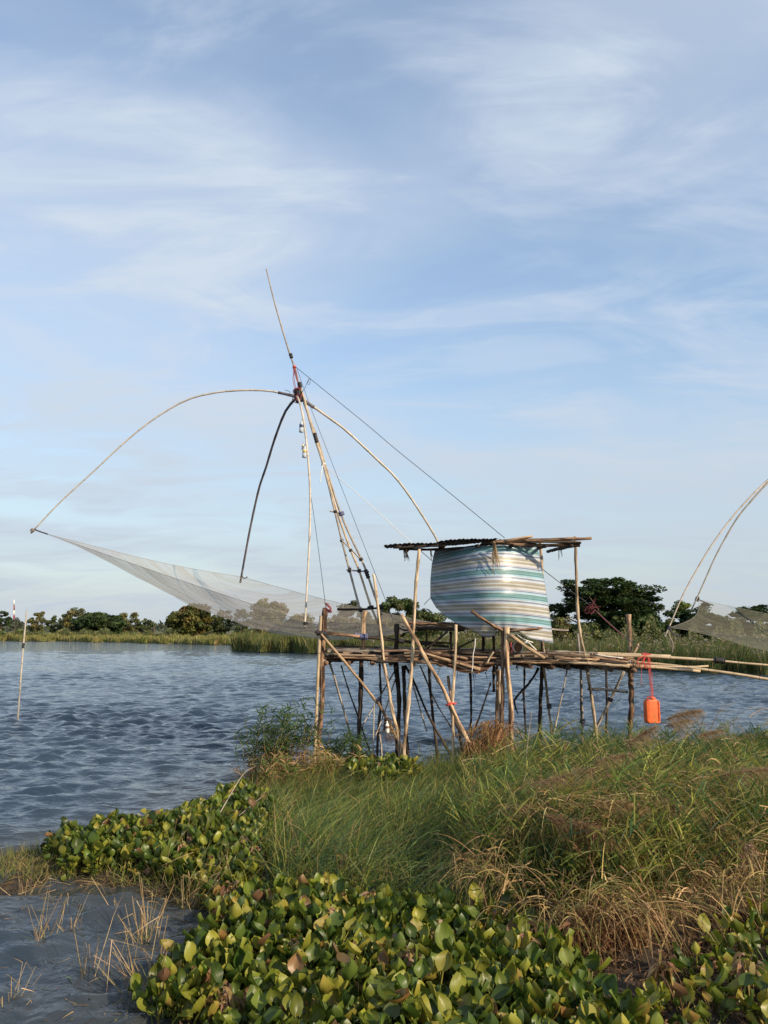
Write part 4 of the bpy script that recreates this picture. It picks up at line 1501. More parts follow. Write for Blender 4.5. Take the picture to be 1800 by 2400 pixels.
def rpole(name, pts, Ys, w0, w1, mat, node=.3, bam=True):
    n = len(pts)
    yy = np.interp(np.linspace(0, 1, n), np.linspace(0, 1, len(Ys)), Ys)
    p = [P(x, y, Y) for (x, y), Y in zip(pts, yy)]
    r0, r1 = px(w0, Ys[0]) / 2 * .88, px(w1, Ys[-1]) / 2 * .88
    return obj(name, bamboo_tube(p, r0, r1, node), M[mat], rig), p


rpole('top_pole', [(705, 935), (702, 910), (690, 860), (678, 826), (646, 718), (624, 630)], [14.4, 14.9], 6, 3.2, 'bamboo_grey', .45)
rpole('mast_pole', [(708, 922), (734, 1016), (757, 1088), (785, 1199), (801, 1266), (819, 1336), (843, 1425), (851, 1445)], [14.4, 12.55], 5, 6, 'bamboo_grey', .4)
rpole('mast_pole', [(704, 905), (738, 1020), (759, 1088), (790, 1199), (822, 1289), (842, 1338), (867, 1415), (886, 1460)], [14.42, 12.6], 5, 6, 'bamboo', .42)
rpole('mast_pole', [(712, 945), (742, 1023), (762, 1088), (798, 1202), (830, 1275), (847, 1311), (860, 1343), (878, 1396), (894, 1440)], [14.4, 12.6], 5, 6, 'bamboo_grey', .38)
for (p0, p1) in (((773, 1198), (804, 1204)), ((799, 1264), (847, 1312)), ((812, 1336), (865, 1340))):
    rpole('rung', [p0, p1], [13.4, 13.4] if p0[1] < 1250 else [13.1, 13.1], 4, 4, 'bamboo_grey', .2)
for (x, y, w, ln, d, mt) in ((800, 1204, 13, 9, (.3, 0, -1), 'blue_strap'), (786, 1199, 8, 6, (.3, 0, -1), 'black'), (801, 1267, 8, 6, (.3, 0, -1), 'black'), (822, 1290, 8, 6, (.4, 0, -1), 'black'), (846, 1311, 9, 7, (.4, 0, -1), 'black'),
                             (819, 1336, 11, 8, (1, 0, -.1), 'black'), (842, 1338, 9, 8, (.3, 0, -1), 'black'), (860, 1345, 9, 22, (.35, 0, -1), 'black'), (740, 1026, 8.5, 24, (.25, 0, -1), 'black'), (682, 834, 8, 12, (.3, 0, -1), 'black'), (703, 902, 9, 13, (.25, 0, -1), 'black'), (690, 860, 8, 5, (.25, 0, -1), 'orange_rope'), (868, 1424, 14, 8, (.3, 0, -1), 'black'), (846, 1432, 9, 5, (.3, 0, -1), 'black')):
    Yl = float(np.interp(y, [860, 926, 1425], [14.5, 14.35, 12.55]))
    lash_px(x, y, Yl, d, w, ln, mt, rig)
_, pA = rpole('arm', [(697, 930), (654, 920), (616, 915), (560, 915), (500, 921), (434, 939), (358, 984), (293, 1036), (217, 1107), (141, 1177), (72, 1250)], [14.4, A_], 5.6, 3.6, 'bamboo_white', .46)
_, pB = rpole('arm', [(697, 932), (687, 940), (668, 966), (650, 1011), (637, 1050), (623, 1097), (607, 1145), (586, 1240), (563, 1366)], [14.5, B_], 7.6, 5.4, 'bamboo_dark', .5)
_, pC = rpole('arm', [(697, 930), (701, 940), (708, 966), (716, 1018), (722, 1075), (726, 1132), (727, 1187), (725, 1274), (721, 1348), (717, 1423), (714, 1470)], [14.3, C_], 5.8, 5.2, 'bamboo_white', .4)
_, pD = rpole('arm', [(699, 932), (734, 953), (775, 982), (809, 1007), (860, 1054), (889, 1082), (919, 1110), (949, 1147), (981, 1194), (1006, 1234), (1026, 1269), (1056, 1335), (1076, 1395), (1088, 1440), (1091, 1484)], [14.4, D_], 7.2, 5, 'bamboo_white', .42)
pB_o = [o for o in rig.children if o.name.startswith('arm')][1]
pB_o['label'] = 'dark far arm'
rpole('arm_sleeve', [(697, 931), (675, 925), (652, 920)], [14.4, 14.38], 8.5, 7.5, 'bamboo_dark', 3)
rpole('arm_sleeve', [(700, 932), (718, 943), (736, 955)], [14.4, 14.42], 10, 9, 'bamboo_dark', 3)
rope('wire_hook', [P(690, 921, 14.2), P(680, 925, 14.2), P(679, 918, 14.2), P(668, 914, 14.2)], .005, 'black', parent=rig)
# the red cord knotted round the hub
parts = []
for k in range(16):
    c = hub + rng.normal(0, 1, 3) * (.035, .04, .07)
    ax = unit(rng.normal(size=(1, 3)))[0]
    e1 = unit(np.cross(ax, rng.normal(size=3))[None])[0]
    e2 = np.cross(ax, e1)
    rr = rnd.uniform(.04, .085)
    parts.append(tube_raw([c + (e1 * math.cos(q) + e2 * math.sin(q)) * rr for q in np.linspace(0, 6.0, 14)], .008, 5))
for k in range(7):
    a, c = P(rnd.uniform(686, 693), 862, 14.45), P(rnd.uniform(690, 704), 912, 14.38)
    parts.append(tube_raw(spline([a, (a + c) / 2 + (rnd.uniform(-.05, .02), 0, 0), c], 8), .0045, 4))
obj('hub_lashing', merge(parts), M['red_rope'], rig)
obj('hub_core', lash(hub, (.2, 0, -1), px(17, HUBY) / 2, px(34, HUBY), 6), M['black'], rig)

# ropes of the rig
rope('hauling_rope', [P(693, 860, 14.45), P(860, 995.6, 13.9), P(924, 1050, 13.6), P(1050, 1152, 12.9), P(1183, 1261, 12.3)], .0055, 'dark_rope', 'dark hauling line from the mast top down to the roof edge')
rope('hauling_rope', [P(1271, 1334, 12.0), P(1352, 1396, 12.0), P(1378, 1415, 12.0), P(1462, 1490, 12.0), P(1518, 1531, 11.9)], .006, 'dark_rope', 'dark line running from behind the tarpaulin to the bamboo poles at right')
rope('guy_rope', [P(696, 864, 14.4), P(730, 960, 14.1), P(784, 1100, 13.7), P(850, 1270, 13), P(906, 1413, 12.6), P(938, 1500, 12.4)], .0042, 'dark_rope', 'dark guy line from the mast head down to the left rail')
rope('guy_rope', [P(726, 1145, 13.4), P(740, 1240, 12.8), P(761, 1403, 11.6), P(763, 1424, 11.4)], .0045, 'dark_rope', 'dark line from the middle arm to the top of the thick left post')
rope('white_rope', [P(758, 1090, 13.9), P(850, 1168, 13.4), P(940, 1250, 13.1), P(1012, 1314, 12.9)], .006, 'white_rope', 'white rope stretched from the mast down to the tarpaulin')
rope('knot_tail', [P(757, 1089, 13.85), P(753, 1110, 13.8), P(750, 1132, 13.8)], .007, 'white_rope', parent=rig)
lash_px(758, 1088, 13.9, (.3, 0, -1), 10, 5, 'white_rope', rig, 2)
rope('loop_cord', [P(725, 887, 14.3), P(721, 898, 14.3), P(724, 902, 14.3), P(727, 896, 14.3), P(725, 887, 14.3), P(714, 910, 14.35), P(708, 920, 14.35)], .0045, 'dark_rope', parent=rig)

# red cord on the left post top
parts = []
for k in range(7):
    x0 = 762 + rnd.uniform(-3, 3)
    pts_ = [P(x0, 1412 + rnd.uniform(0, 8), 11.3), P(x0 + rnd.uniform(2, 9), 1416 + rnd.uniform(-3, 6), 11.25), P(x0 + rnd.uniform(6, 18), 1426 + rnd.uniform(-4, 10), 11.25), P(x0 + rnd.uniform(3, 14), 1433 + rnd.uniform(-3, 4), 11.28), P(x0, 1424, 11.32)]
    parts.append(tube_raw(spline(pts_, 16), .0045, 4))
o = obj('red_cord_loops', merge(parts), M['red_rope'])
tag(recentre(o), 'loops of red cord tied on top of the thick left post', 'cord')
# red tangle on the right line
parts = []
for k in range(14):
    c = P(1388 + rnd.gauss(0, 9), 1424 + rnd.gauss(0, 7), 11.95)
    rr = rnd.uniform(.02, .06)
    ax = unit(rng.normal(size=(1, 3)))[0]
    e1 = unit(np.cross(ax, rng.normal(size=3))[None])[0]
    e2 = np.cross(ax, e1)
    parts.append(tube_raw([c + e1 * math.cos(q) * rr * 1.4 + e2 * math.sin(q) * rr * .7 for q in np.linspace(0, 5.8, 12)], .0035, 4))
parts.append(tube_raw(spline([P(1396, 1432, 11.97), P(1430, 1464, 11.97), P(1462, 1492, 11.97)], 10), .006, 4))
o = obj('red_cord_tangle', merge(parts), M['red_dark'])
tag(recentre(o), 'tangle of dark red cord on the line in front of the rain tree', 'cord')

# bottles
def bottle(x, y, Y, d, h, mats, label, upside=False):
    d = unit(np.array([d], float))[0]
    c = P(x, y, Y)
    R_ = h * .17
    prof = [(0, R_ * .6), (.02 * h, R_), (.25 * h, R_), (.3 * h, R_ * .93), (.35 * h, R_), (.62 * h, R_), (.72 * h, R_ * .85), (.82 * h, R_ * .45), (.86 * h, R_ * .36), (.94 * h, R_ * .36)]
    t = thing('bottle', label, 'bottle', c, 'bottles tied to the poles')
    obj('bottle_body', lathe(c, d, prof, 12), mats[0], t)
    obj('cap', lathe(c + d * h * .94, d, [(0, R_ * .42), (.06 * h, R_ * .42)], 10), mats[2], t)
    obj('bottle_label', lathe(c + d * h * .40, d, [(0, R_ * 1.02), (.2 * h, R_ * 1.02)], 12), mats[1], t)
    return t


bottle(706, 1014, 14.1, (.05, -.05, 1), .25, (M['glass'], M['label_b'], M['label_w']), 'clear plastic bottle with dark label tied high under the net hub')
bottle(713, 1073, 13.8, (.06, 0, 1), .24, (M['glass'], M['label_y'], M['black']), 'clear bottle with yellow label on the middle arm, lowest of the three')
bottle(709, 1054, 13.85, (.12, 0, 1), .13, (M['glass'], M['label_y'], M['black']), 'small cloudy bottle tied between the two larger bottles on the arm')
bottle(908, 1718, 11.2, (-.03, 0, 1), .16, (M['label_w'], M['mat_brown'], M['label_w']), 'small brown and white bottle hung on the left diagonal brace')
bottle(831, 1762, 11.5, (-.15, 0, 1), .15, (M['label_y'], M['label_w'], M['label_w']), 'small yellowish bottle tied low on the second post')

# the net
def net_surface(cA, cB, cC, cD, sag, nu_=60, nv_=40, pull=.07):
    cA, cB, cC, cD = map(np.asarray, (cA, cB, cC, cD))
    mid = (cA + cB + cC + cD) / 4
    V = np.zeros((nu_, nv_, 3))
    for i in range(nu_):
        u = i / (nu_ - 1)
        for j in range(nv_):
            v = j / (nv_ - 1)
            p = (1 - u) * (1 - v) * cA + u * (1 - v) * cB + u * v * cD + (1 - u) * v * cC
            e = 4 * u * (1 - u) * (1 - 4 * v * (1 - v) * .9) + 4 * v * (1 - v) * (1 - 4 * u * (1 - u) * .9)
            p = p + (mid - p) * np.clip(e, 0, 1.) * pull * 1.6
            s_ = (math.sin(math.pi * u) * math.sin(math.pi * v)) ** .65
            p[2] -= sag * s_ + .05 * (math.sin(math.pi * u) + math.sin(math.pi * v))
            p[2] += .018 * math.sin(u * 30 + v * 9) * s_ + .012 * math.sin(v * 47) * s_
            V[i, j] = p
    return V


def net_obj(V, mat, label, name='fishing_net', ropes=True):
    nu_, nv_ = V.shape[:2]
    Fc, UV = [], []
    for i in range(nu_ - 1):
        for j in range(nv_ - 1):
            Fc.append((i * nv_ + j, i * nv_ + nv_ + j, i * nv_ + nv_ + j + 1, i * nv_ + j + 1))
            for (a, c) in ((i, j), (i + 1, j), (i + 1, j + 1), (i, j + 1)):
                UV.append(((a / nu_ + c / nv_) * .5, (a / nu_ - c / nv_) * .5))
    base = V.reshape(-1, 3).mean(0)
    t = thing(name, label, 'fishing net', (base[0], base[1], V[:, :, 2].min()))
    obj('netting', (V.reshape(-1, 3), Fc, UV), mat, t)
    for e in (V[0], V[-1], V[:, 0], V[:, -1]):
        obj('edge_rope', tube_raw(e, .0035, 4), M['net_cord'], t)
    return t


nA, nB, nC, nD = P(108, 1251, A_), P(567, 1352, B_), P(717, 1458, C_), P(1086, 1474, D_)
net = net_obj(net_surface(nA, nB, nC, nD, .62), M['net'], 'wide fine grey net slung between the four bamboo arms above the lake')
rope('corner_rope', [P(79, 1240, A_), P(94, 1246, A_), P(112, 1252, A_)], .012, 'black', parent=net)
rope('corner_rope', [P(566, 1348, B_), P(572, 1356, B_), P(580, 1352, B_)], .012, 'black', parent=net)
rope('corner_rope', [P(710, 1463, C_), P(717, 1459, C_), P(722, 1463, C_)], .012, 'black', parent=net)
lash_px(76, 1243, A_, (.7, 0, .7), 9, 8, 'bamboo_grey', rig)
lash_px(716, 1461, C_, UPV, 9, 6, 'black', rig)

# second rig at the right
hub2 = P(2040, 985, 22.5)
base2 = P(2330, 1480, 20)
rig2 = thing('lift_net_rig', 'second bamboo lift-net rig with two bowed arms entering at the right edge', 'lift net', base2)
def r2(name, pts, Ys, w0, w1, mat):
    n = len(pts)
    yy = np.linspace(Ys[0], Ys[1], n)
    return obj(name, bamboo_tube([P(x, y, Y) for (x, y), Y in zip(pts, yy)], px(w0, Ys[0]) / 2, px(w1, Ys[1]) / 2, .6), M[mat], rig2)
r2('arm', [(2040, 985), (1940, 1010), (1860, 1070), (1798, 1127), (1768, 1155), (1723, 1204), (1688, 1249), (1656, 1296), (1624, 1351), (1599, 1398), (1569, 1468), (1558, 1493)], [22.5, 20.0], 5, 3.2, 'bamboo_grey')
r2('arm', [(2040, 985), (1940, 1014), (1860, 1075), (1800, 1131), (1758, 1177), (1728, 1214), (1701, 1259), (1676, 1306), (1656, 1351), (1634, 1401), (1619, 1432)], [22.5, 24.0], 5, 3.2, 'bamboo_white')
r2('arm', [(2040, 985), (2110, 1010), (2180, 1120), (2230, 1260), (2260, 1400)], [22.5, 24.5], 6.5, 4.5, 'bamboo_white')
r2('arm', [(2040, 985), (2090, 1020), (2140, 1140), (2170, 1300), (2180, 1450)], [22.5, 20.0], 6.5, 4.5, 'bamboo_white')
r2('mast_pole', [(2020, 880), (2040, 985), (2150, 1200), (2330, 1530)], [22.8, 20], 6, 8, 'bamboo')
lash_px(1634, 1404, 24.0, (.4, 0, 1), 9, 10, 'black', rig2)
lash_px(1568, 1470, 20.0, (.4, 0, 1), 7, 8, 'dark_rope', rig2)
n2 = net_obj(net_surface(P(1568, 1471, 20.0), P(1635, 1405, 24.0), P(2180, 1535, 20.0), P(2260, 1518, 24.5), .62, 40, 40, .05), M['net_green'], 'pale olive net hanging from the second rig at the right edge', 'fishing_net')
rope('corner_rope', [P(1568, 1472, 20.0), P(1578, 1485, 20.0), P(1592, 1490, 20.0), P(1596, 1488, 20)], .016, 'dark_rope', parent=n2)
rope('corner_rope', [P(1566, 1474, 20.0), P(1570, 1492, 20.0), P(1577, 1508, 20.0), P(1576, 1530, 20)], .011, 'bamboo_grey', parent=n2)
rope('corner_rope', [P(1634, 1404, 24), P(1655, 1413, 24), P(1672, 1419, 24)], .02, 'black', parent=n2)

# ------------------------------------------------------------------ bamboo poles laid across the right end
def bpole(pts, Ys, w0, w1, label):
    yy = np.linspace(Ys[0], Ys[1], len(pts))
    o = obj('bamboo_pole', bamboo_tube([P(x, y, Y) for (x, y), Y in zip(pts, yy)], px(w0, Ys[0]) / 2, px(w1, Ys[1]) / 2, .34), M['bamboo'])
    return tag(recentre(o), label, 'bamboo pole', 'bamboo poles laid on the platform')


bpole([(1386, 1534), (1470, 1537), (1550, 1540), (1675, 1548), (1690, 1549)], [11.6, 11.2], 6, 7, 'upper bamboo pole running right from the deck to the black binding')
bpole([(1399, 1531), (1480, 1533), (1572, 1537)], [11.75, 11.7], 5, 4, 'short bamboo pole lying on top of the upper long pole')
o = bpole([(1672, 1547), (1730, 1553), (1800, 1559), (1900, 1567)], [11.15, 11.0], 5, 5, 'thin bamboo pole spliced on beyond the black binding at right')
bpole([(1484, 1551), (1560, 1558), (1594, 1562), (1640, 1568), (1720, 1579), (1800, 1592), (1900, 1608)], [11.8, 11.3], 5.5, 7, 'lowest long bamboo pole sloping down to the right edge')
bpole([(1482, 1559), (1560, 1562), (1619, 1563), (1660, 1561)], [11.6, 11.6], 5, 4, 'short thin bamboo pole between the two long ones at right')
bpole([(1482, 1561), (1560, 1566), (1641, 1573)], [11.5, 11.5], 6, 6, 'short thick bamboo pole ending just below the others at right')
o = obj('binding', lash(P(1686, 1548, 11.15), (1, 0, -.08), px(13, 11.15) / 2, px(24, 11.15), 6), M['black'])
tag(recentre(o), 'black rubber binding that joins two bamboo poles at right', 'binding')

# ------------------------------------------------------------------ jerrycan
JY = 11.5
jc = P(1529, 1694, JY)
jt = thing('jerrycan', 'bright orange plastic jerrycan hanging by red cord from the bamboo poles', 'jerrycan', jc)
Wj, Hj, Dj = px(34.5, JY), px(53, JY), px(20, JY)
prof = [(0, .80), (.02, .93), (.07, .98), (.13, 1.0), (.5, 1.0), (.8, 1.0), (.88, .96), (.94, .82), (.975, .62), (.985, .5)]
V, Fc = [], []
ns = 28
yawj = .18
for z, s_ in prof:
    for k in range(ns):
        a = 2 * math.pi * k / ns
        ex = .42
        cx_ = math.copysign(abs(math.cos(a)) ** ex, math.cos(a)) * Wj / 2 * s_
        cy_ = math.copysign(abs(math.sin(a)) ** ex, math.sin(a)) * Dj / 2 * (.9 + .1 * s_)
        if .1 < z < .9 and abs(cx_) > Wj * .36 and abs(cx_) < Wj * .44:
            cy_ *= .9           # moulded groove near each side
        V.append(jc + np.array((cx_ * math.cos(yawj) - cy_ * math.sin(yawj), cx_ * math.sin(yawj) + cy_ * math.cos(yawj), z * Hj)))
for i in range(len(prof) - 1):
    for k in range(ns):
        q = (k + 1) % ns
        Fc.append((i * ns + k, i * ns + q, i * ns + ns + q, i * ns + ns + k))
Fc += [tuple(range(ns - 1, -1, -1)), tuple((len(prof) - 1) * ns + k for k in range(ns))]
obj('can_body', (V, Fc, None), M['orange'], jt)
obj('neck', lathe(jc + (0, -.035, Hj * .86), (0, -.15, 1), [(0, .020), (.05, .020)], 12), M['orange'], jt)
obj('cap', lathe(jc + (0, -.042, Hj * .86 + .05), (0, -.15, 1), [(0, .026), (.022, .026), (.024, .02)], 14), M['orange'], jt)
obj('handle', tube_raw(spline([jc + (-.06, .01, Hj * .95), jc + (-.05, .01, Hj * 1.05), jc + (0, .012, Hj * 1.08), jc + (.05, .01, Hj * 1.05), jc + (.06, .01, Hj * .95)], 14), .010, 7), M['orange'], jt)
for k, s_ in enumerate((-1, 1)):
    obj('moulded_rib', tube_raw(spline([jc + (s_ * Wj * .40, -Dj * .44, Hj * .1), jc + (s_ * Wj * .41, -Dj * .47, Hj * .5), jc + (s_ * Wj * .40, -Dj * .44, Hj * .88), jc + (s_ * Wj * .30, -Dj * .34, Hj * .94)], 14), .006, 6), M['orange'], jt)
parts = []
for (x0, x1) in ((1516, 1526), (1521, 1528), (1526, 1530), (1524, 1527)):
    parts.append(tube_raw(spline([P(x0, 1532, 11.45), P((x0 + x1) / 2 + rnd.uniform(-3, 3), 1590, 11.45), P(x1 + rnd.uniform(-3, 3), 1620, 11.47), P(x1, 1643, 11.49)], 20), .0028, 4))
for k in range(10):
    y = 1578 + k * 6
    parts.append(tube_raw(spline([P(1521, y, 11.46), P(1526, y + 3, 11.44), P(1530, y, 11.46), P(1525, y - 3, 11.47)], 10), .0022, 4))
for k in range(5):
    x0 = rnd.uniform(1500, 1520)
    parts.append(tube_raw(spline([P(1512, 1536, 11.4), P(x0 - 6, 1545, 11.38), P(x0 - 6 + rnd.uniform(-6, 6), 1560 + rnd.uniform(-5, 8), 11.38), P(x0 + 6, 1548, 11.36), P(1514, 1534, 11.4)], 18), .004, 5))
parts.append(tube_raw(spline([P(1505, 1545, 11.4), P(1503, 1580, 11.4), P(1503, 1606, 11.4)], 12), .003, 4))
parts.append(lash(P(1510, 1538, 11.55), (1, 0, -.03), .045, .07, 4))
parts.append(lash(P(1520, 1539, 11.55), (1, 0, -.03), .04, .05, 3))
o = obj('orange_cord', merge(parts), M['orange_rope'])
tag(recentre(o), 'knotted orange-red cord from the bamboo poles down to the jerrycan', 'cord')

# ------------------------------------------------------------------ leaning stake in the lake
p0, p1 = P(63, 1430, 18.6), P(42, 1680, 18.6)
t = thing('bamboo_stake', 'thin pale bamboo stake leaning in open water at far left', 'stake', (p1[0], p1[1], -.3))
obj('stake_pole', bamboo_tube([p0, P(54, 1520, 18.6), p1, p1 + (p1 - P(54, 1520, 18.6)) * .4], px(3.4, 18.6) / 2, px(4.4, 18.6) / 2, .6), M['bamboo_white'], t)
obj('black_rag', lash(P(54.5, 1513, 18.6), (.08, 0, 1), px(5.5, 18.6) / 2, px(12, 18.6), 3), M['black'], t)

# ------------------------------------------------------------------ grasses on the near bank
def lay(pg, n, zoff=0.0):
    p = scatter(pg, n)
    return np.column_stack((p, ground_z(p) - .02 + zoff))


def patch(p, f, ph=0):
    return .5 + .5 * np.sin(p[:, 0] * f + ph) * np.sin(p[:, 1] * f * .8 + ph * 1.7 + .6 * np.sin(p[:, 0] * f * .6))


WIND = np.array((.55, -.05, 0))
# middle meadow of thin arching grass
mid_pg = poly([(600, 1975), (560, 1880), (640, 1835), (760, 1830), (960, 1838), (1080, 1815), (1160, 1815), (1160, 2225), (1030, 2200), (880, 2170), (740, 2145), (640, 2130)])
bl = Blades()
N = 24000
b_ = lay(mid_pg, N)
b_ = b_[rng.uniform(size=N) < .25 + .75 * patch(b_, 3.1, .7)]
N = len(b_)
pt = patch(b_, 2.2)
hcap = np.clip(.30 + (11.3 - b_[:, 1]) * .06, .28, .52)
h = hcap * rng.uniform(.55, 1.35, N) * (.7 + .5 * pt)
az = rng.uniform(0, 6.283, N)
ln = np.abs(rng.normal(.35, .3, N))
d_ = unit(np.column_stack((np.cos(az) * ln + .10, np.sin(az) * ln - .05, np.ones(N))))
tn_ = tints(N, [GREEN, BLUEG, OLIVE, LIME, STRAW], [.34, .26, .18, .16, .06])
bl.add(b_, h, d_, rng.uniform(.1, .75, N), rng.uniform(.005, .011, N), tn_, segs=5, wdir=np.column_stack((rng.normal(.18, .3, N), rng.normal(0, .2, N), np.zeros(N))))
N = 2600            # long pale arching blades over the top
b_ = lay(mid_pg, N)
h = np.clip(.25 + (11.3 - b_[:, 1]) * .09, .2, .75) * rng.uniform(.8, 1.4, N)
az = rng.normal(.3, .9, N)
d_ = unit(np.column_stack((np.cos(az) * .8, np.sin(az) * .5 - .1, np.ones(N) * .9)))
bl.add(b_, h, d_, rng.uniform(.3, .8, N), rng.uniform(.006, .011, N), tints(N, [(.22, .26, .08), (.16, .22, .08), (.28, .27, .11)]), segs=6)
tag(bl.build('meadow_grass', M['grass']), kind='stuff')

# tall reed grass on the right
right_pg = poly([(1110, 1830), (1300, 1800), (1480, 1785), (1700, 1760), (2050, 1755), (2300, 2230), (1800, 2190), (1640, 2190), (1500, 2235), (1300, 2215), (1130, 2165), (1050, 2120), (1080, 1950)])


def reeds(bl, pg, N, hfun, cols, w, leaves=11, lw=.012, ll=(.11, .24), lean=(.10, .16), wind=.25, dry=.12, stems=True, stemw=.006):
    b_ = lay(pg, N)
    b_ = b_[rng.uniform(size=N) < .12 + .88 * patch(b_, 3.7, 2.1)]
    N = len(b_)
    h = hfun(b_)
    d_ = unit(np.column_stack((rng.normal(lean[0], lean[1], N), rng.normal(-.03, lean[1], N), np.ones(N))))
    wd = np.column_stack((rng.normal(wind, .18, N), rng.normal(0, .12, N), np.zeros(N)))
    dr = rng.uniform(.02, .22, N)
    isdry = rng.uniform(size=N) < dry
    tn_ = tints(N, cols, w)
    tn_[isdry] = tints(int(isdry.sum()), [STRAW, (.28, .18, .09), RUST])
    if stems:
        st_t = np.where(isdry[:, None], tn_, tints(N, [(.14, .14, .05), (.24, .18, .08), GREEN]))
        bl.add(b_, h, d_, dr, stemw, st_t, segs=5, wdir=wd)
    for k in range(leaves):
        t = rng.uniform(.12, 1.0, N)
        p = b_ + d_ * (h * t)[:, None] + wd * (h * t * t)[:, None]
        p[:, 2] -= dr * h * t ** 2.2
        az = rng.uniform(0, 6.283, N)
        ld = unit(np.column_stack((np.cos(az) * .75 + .25, np.sin(az) * .75, rng.uniform(.35, 1.1, N))))
        L_ = rng.uniform(ll[0], ll[1], N) * np.clip(.5 + h, .5, 1.2)
        lt = tn_ * (1 + rng.normal(0, .15, (N, 1)))
        lo_dry = (t < .3) & (rng.uniform(size=N) < .5)
        lt[lo_dry] = tints(int(lo_dry.sum()), [STRAW, (.25, .16, .08), RUST])
        dp = np.where(isdry | lo_dry, rng.uniform(.5, 1.2, N), rng.uniform(.02, .42, N))
        bl.add(p, L_, ld, dp, lw * rng.uniform(.6, 1.3, N), np.clip(lt, .004, .8), segs=4, start_w=.5)


def hright(b_):
    cap = np.clip(2.05 - .152 * b_[:, 1], .30, 1.02)
    mound = np.exp(-((b_[:, 0] - 1.75) / .75) ** 2 - ((b_[:, 1] - 6.2) / .9) ** 2)
    return cap * rng.uniform(.45, 1.0, len(b_)) ** (1 - .7 * mound) * (.78 + .3 * patch(b_, 2.6, 1.3)) * (1 + .12 * mound)


bl = Blades()
reeds(bl, right_pg, 7600, hright, [GREEN, DEEP, OLIVE, LIME, (.17, .15, .05)], [.27, .16, .25, .22, .10], leaves=11)
N = 20000
b_ = lay(right_pg, N)
b_ = b_[rng.uniform(size=N) < .15 + .85 * patch(b_, 3.7, 2.1)]
N = len(b_)
h = hright(b_) * rng.uniform(.35, .8, N)
az = rng.uniform(0, 6.283, N)
d_ = unit(np.column_stack((np.cos(az) * .4 + .1, np.sin(az) * .4, np.ones(N))))
bl.add(b_, h, d_, rng.uniform(.1, .8, N), rng.uniform(.005, .011, N), tints(N, [GREEN, OLIVE, DEEP, STRAW, (.2, .17, .06)], [.3, .27, .17, .13, .13]), segs=4)
N = 6000
b_ = lay(np.array([[2.4, 4.9], [3.2, 3.2], [2.2, 1.2], [9, 1.0], [9, 9], [5.5, 11], [4.2, 6.5]]), N)
h = rng.uniform(.12, .5, N)
az = rng.uniform(0, 6.283, N)
d_ = unit(np.column_stack((np.cos(az) * .45 + .1, np.sin(az) * .45, np.ones(N))))
bl.add(b_, h, d_, rng.uniform(.1, .8, N), rng.uniform(.006, .012, N), tints(N, [GREEN, OLIVE, STRAW, (.2, .17, .06)], [.35, .35, .15, .15]), segs=4)
sky_pg = poly([(1150, 1835), (1300, 1800), (1480, 1785), (1700, 1760), (2050, 1755), (2100, 1900), (1800, 1930), (1400, 1950), (1150, 1960)])
reeds(bl, sky_pg, 700, lambda b: np.clip(2.05 - .128 * b[:, 1], .45, 1.25) * rng.uniform(.7, 1.12, len(b)), [GREEN, DEEP, OLIVE], [.4, .35, .25], leaves=9, lw=.014, ll=(.18, .36), lean=(.16, .14), wind=.30, dry=.08)
front_pg = poly([(1070, 2190), (1300, 2240), (1500, 2258), (1640, 2215), (1800, 2205), (1800, 2090), (1600, 2090), (1100, 2080)])
reeds(bl, front_pg, 1100, lambda b: rng.uniform(.40, .82, len(b)), [GREEN, OLIVE, LIME, DEEP], [.35, .3, .2, .15], leaves=9, lw=.013, ll=(.14, .28), lean=(.08, .14), wind=.15, dry=.06)
tag(bl.build('reed_grass', M['grass']), kind='stuff')


# drooping dry sheaves in front of and among the reeds (px centre of the arch, reach)
def dry_sheaf(bl, x, y, Y, n, length, spread, dirx=.6, cols=((.46, .33, .16), (.36, .25, .12), (.26, .17, .08))):
    c = P(x, y, Y)
    n = int(n * (.5 if y > 2080 else .50))
    b_ = c + rng.normal(0, 1, (n, 3)) * (spread, spread * .5, spread * .45)
    d_ = unit(np.column_stack((rng.normal(dirx, .6, n), rng.normal(-.3, .45, n), rng.normal(.25, .45, n))))
    bl.add(b_, length * rng.uniform(.35, 1.15, n), d_, rng.uniform(.2, 1.4, n), rng.uniform(.004, .010, n), tints(n, list(cols) + [(.20, .19, .06), (.14, .085, .045)]), segs=6)


bl = Blades()
for (x, y, Y, n, L_, sp, dx) in ((1310, 2125, 5.05, 170, .36, .13, .15), (1400, 2105, 5.0, 240, .40, .16, .25), (1480, 2108, 5.0, 220, .40, .15, .3), (1560, 2118, 5.05, 150, .36, .12, .5), (1240, 2135, 5.1, 90, .32, .12, -.1), (1160, 2045, 5.5, 190, .42, .12, -.15), (1105, 2020, 5.7, 150, .42, .09, -.25),
                                (1190, 1960, 5.9, 120, .40, .10, -.2), (1400, 1905, 5.75, 240, .46, .18, .65), (1320, 1895, 5.8, 150, .44, .15, .45), (1470, 1868, 5.95, 180, .46, .16, .7), (1250, 1880, 5.9, 110, .36, .14, .2), (1560, 1850, 6.1, 160, .48, .16, .8), (1490, 1930, 5.6, 120, .36, .14, .6),
                                (1700, 2060, 5.4, 170, .36, .10, 0), (1770, 2085, 5.3, 170, .36, .12, 0), (1650, 2100, 5.3, 130, .32, .10, 0), (1600, 2010, 5.5, 80, .32, .12, .3), (1680, 1960, 5.7, 90, .4, .12, .3), (1790, 1980, 5.7, 90, .4, .12, .1)):
    dry_sheaf(bl, x, y, Y, n, L_, sp, dx)
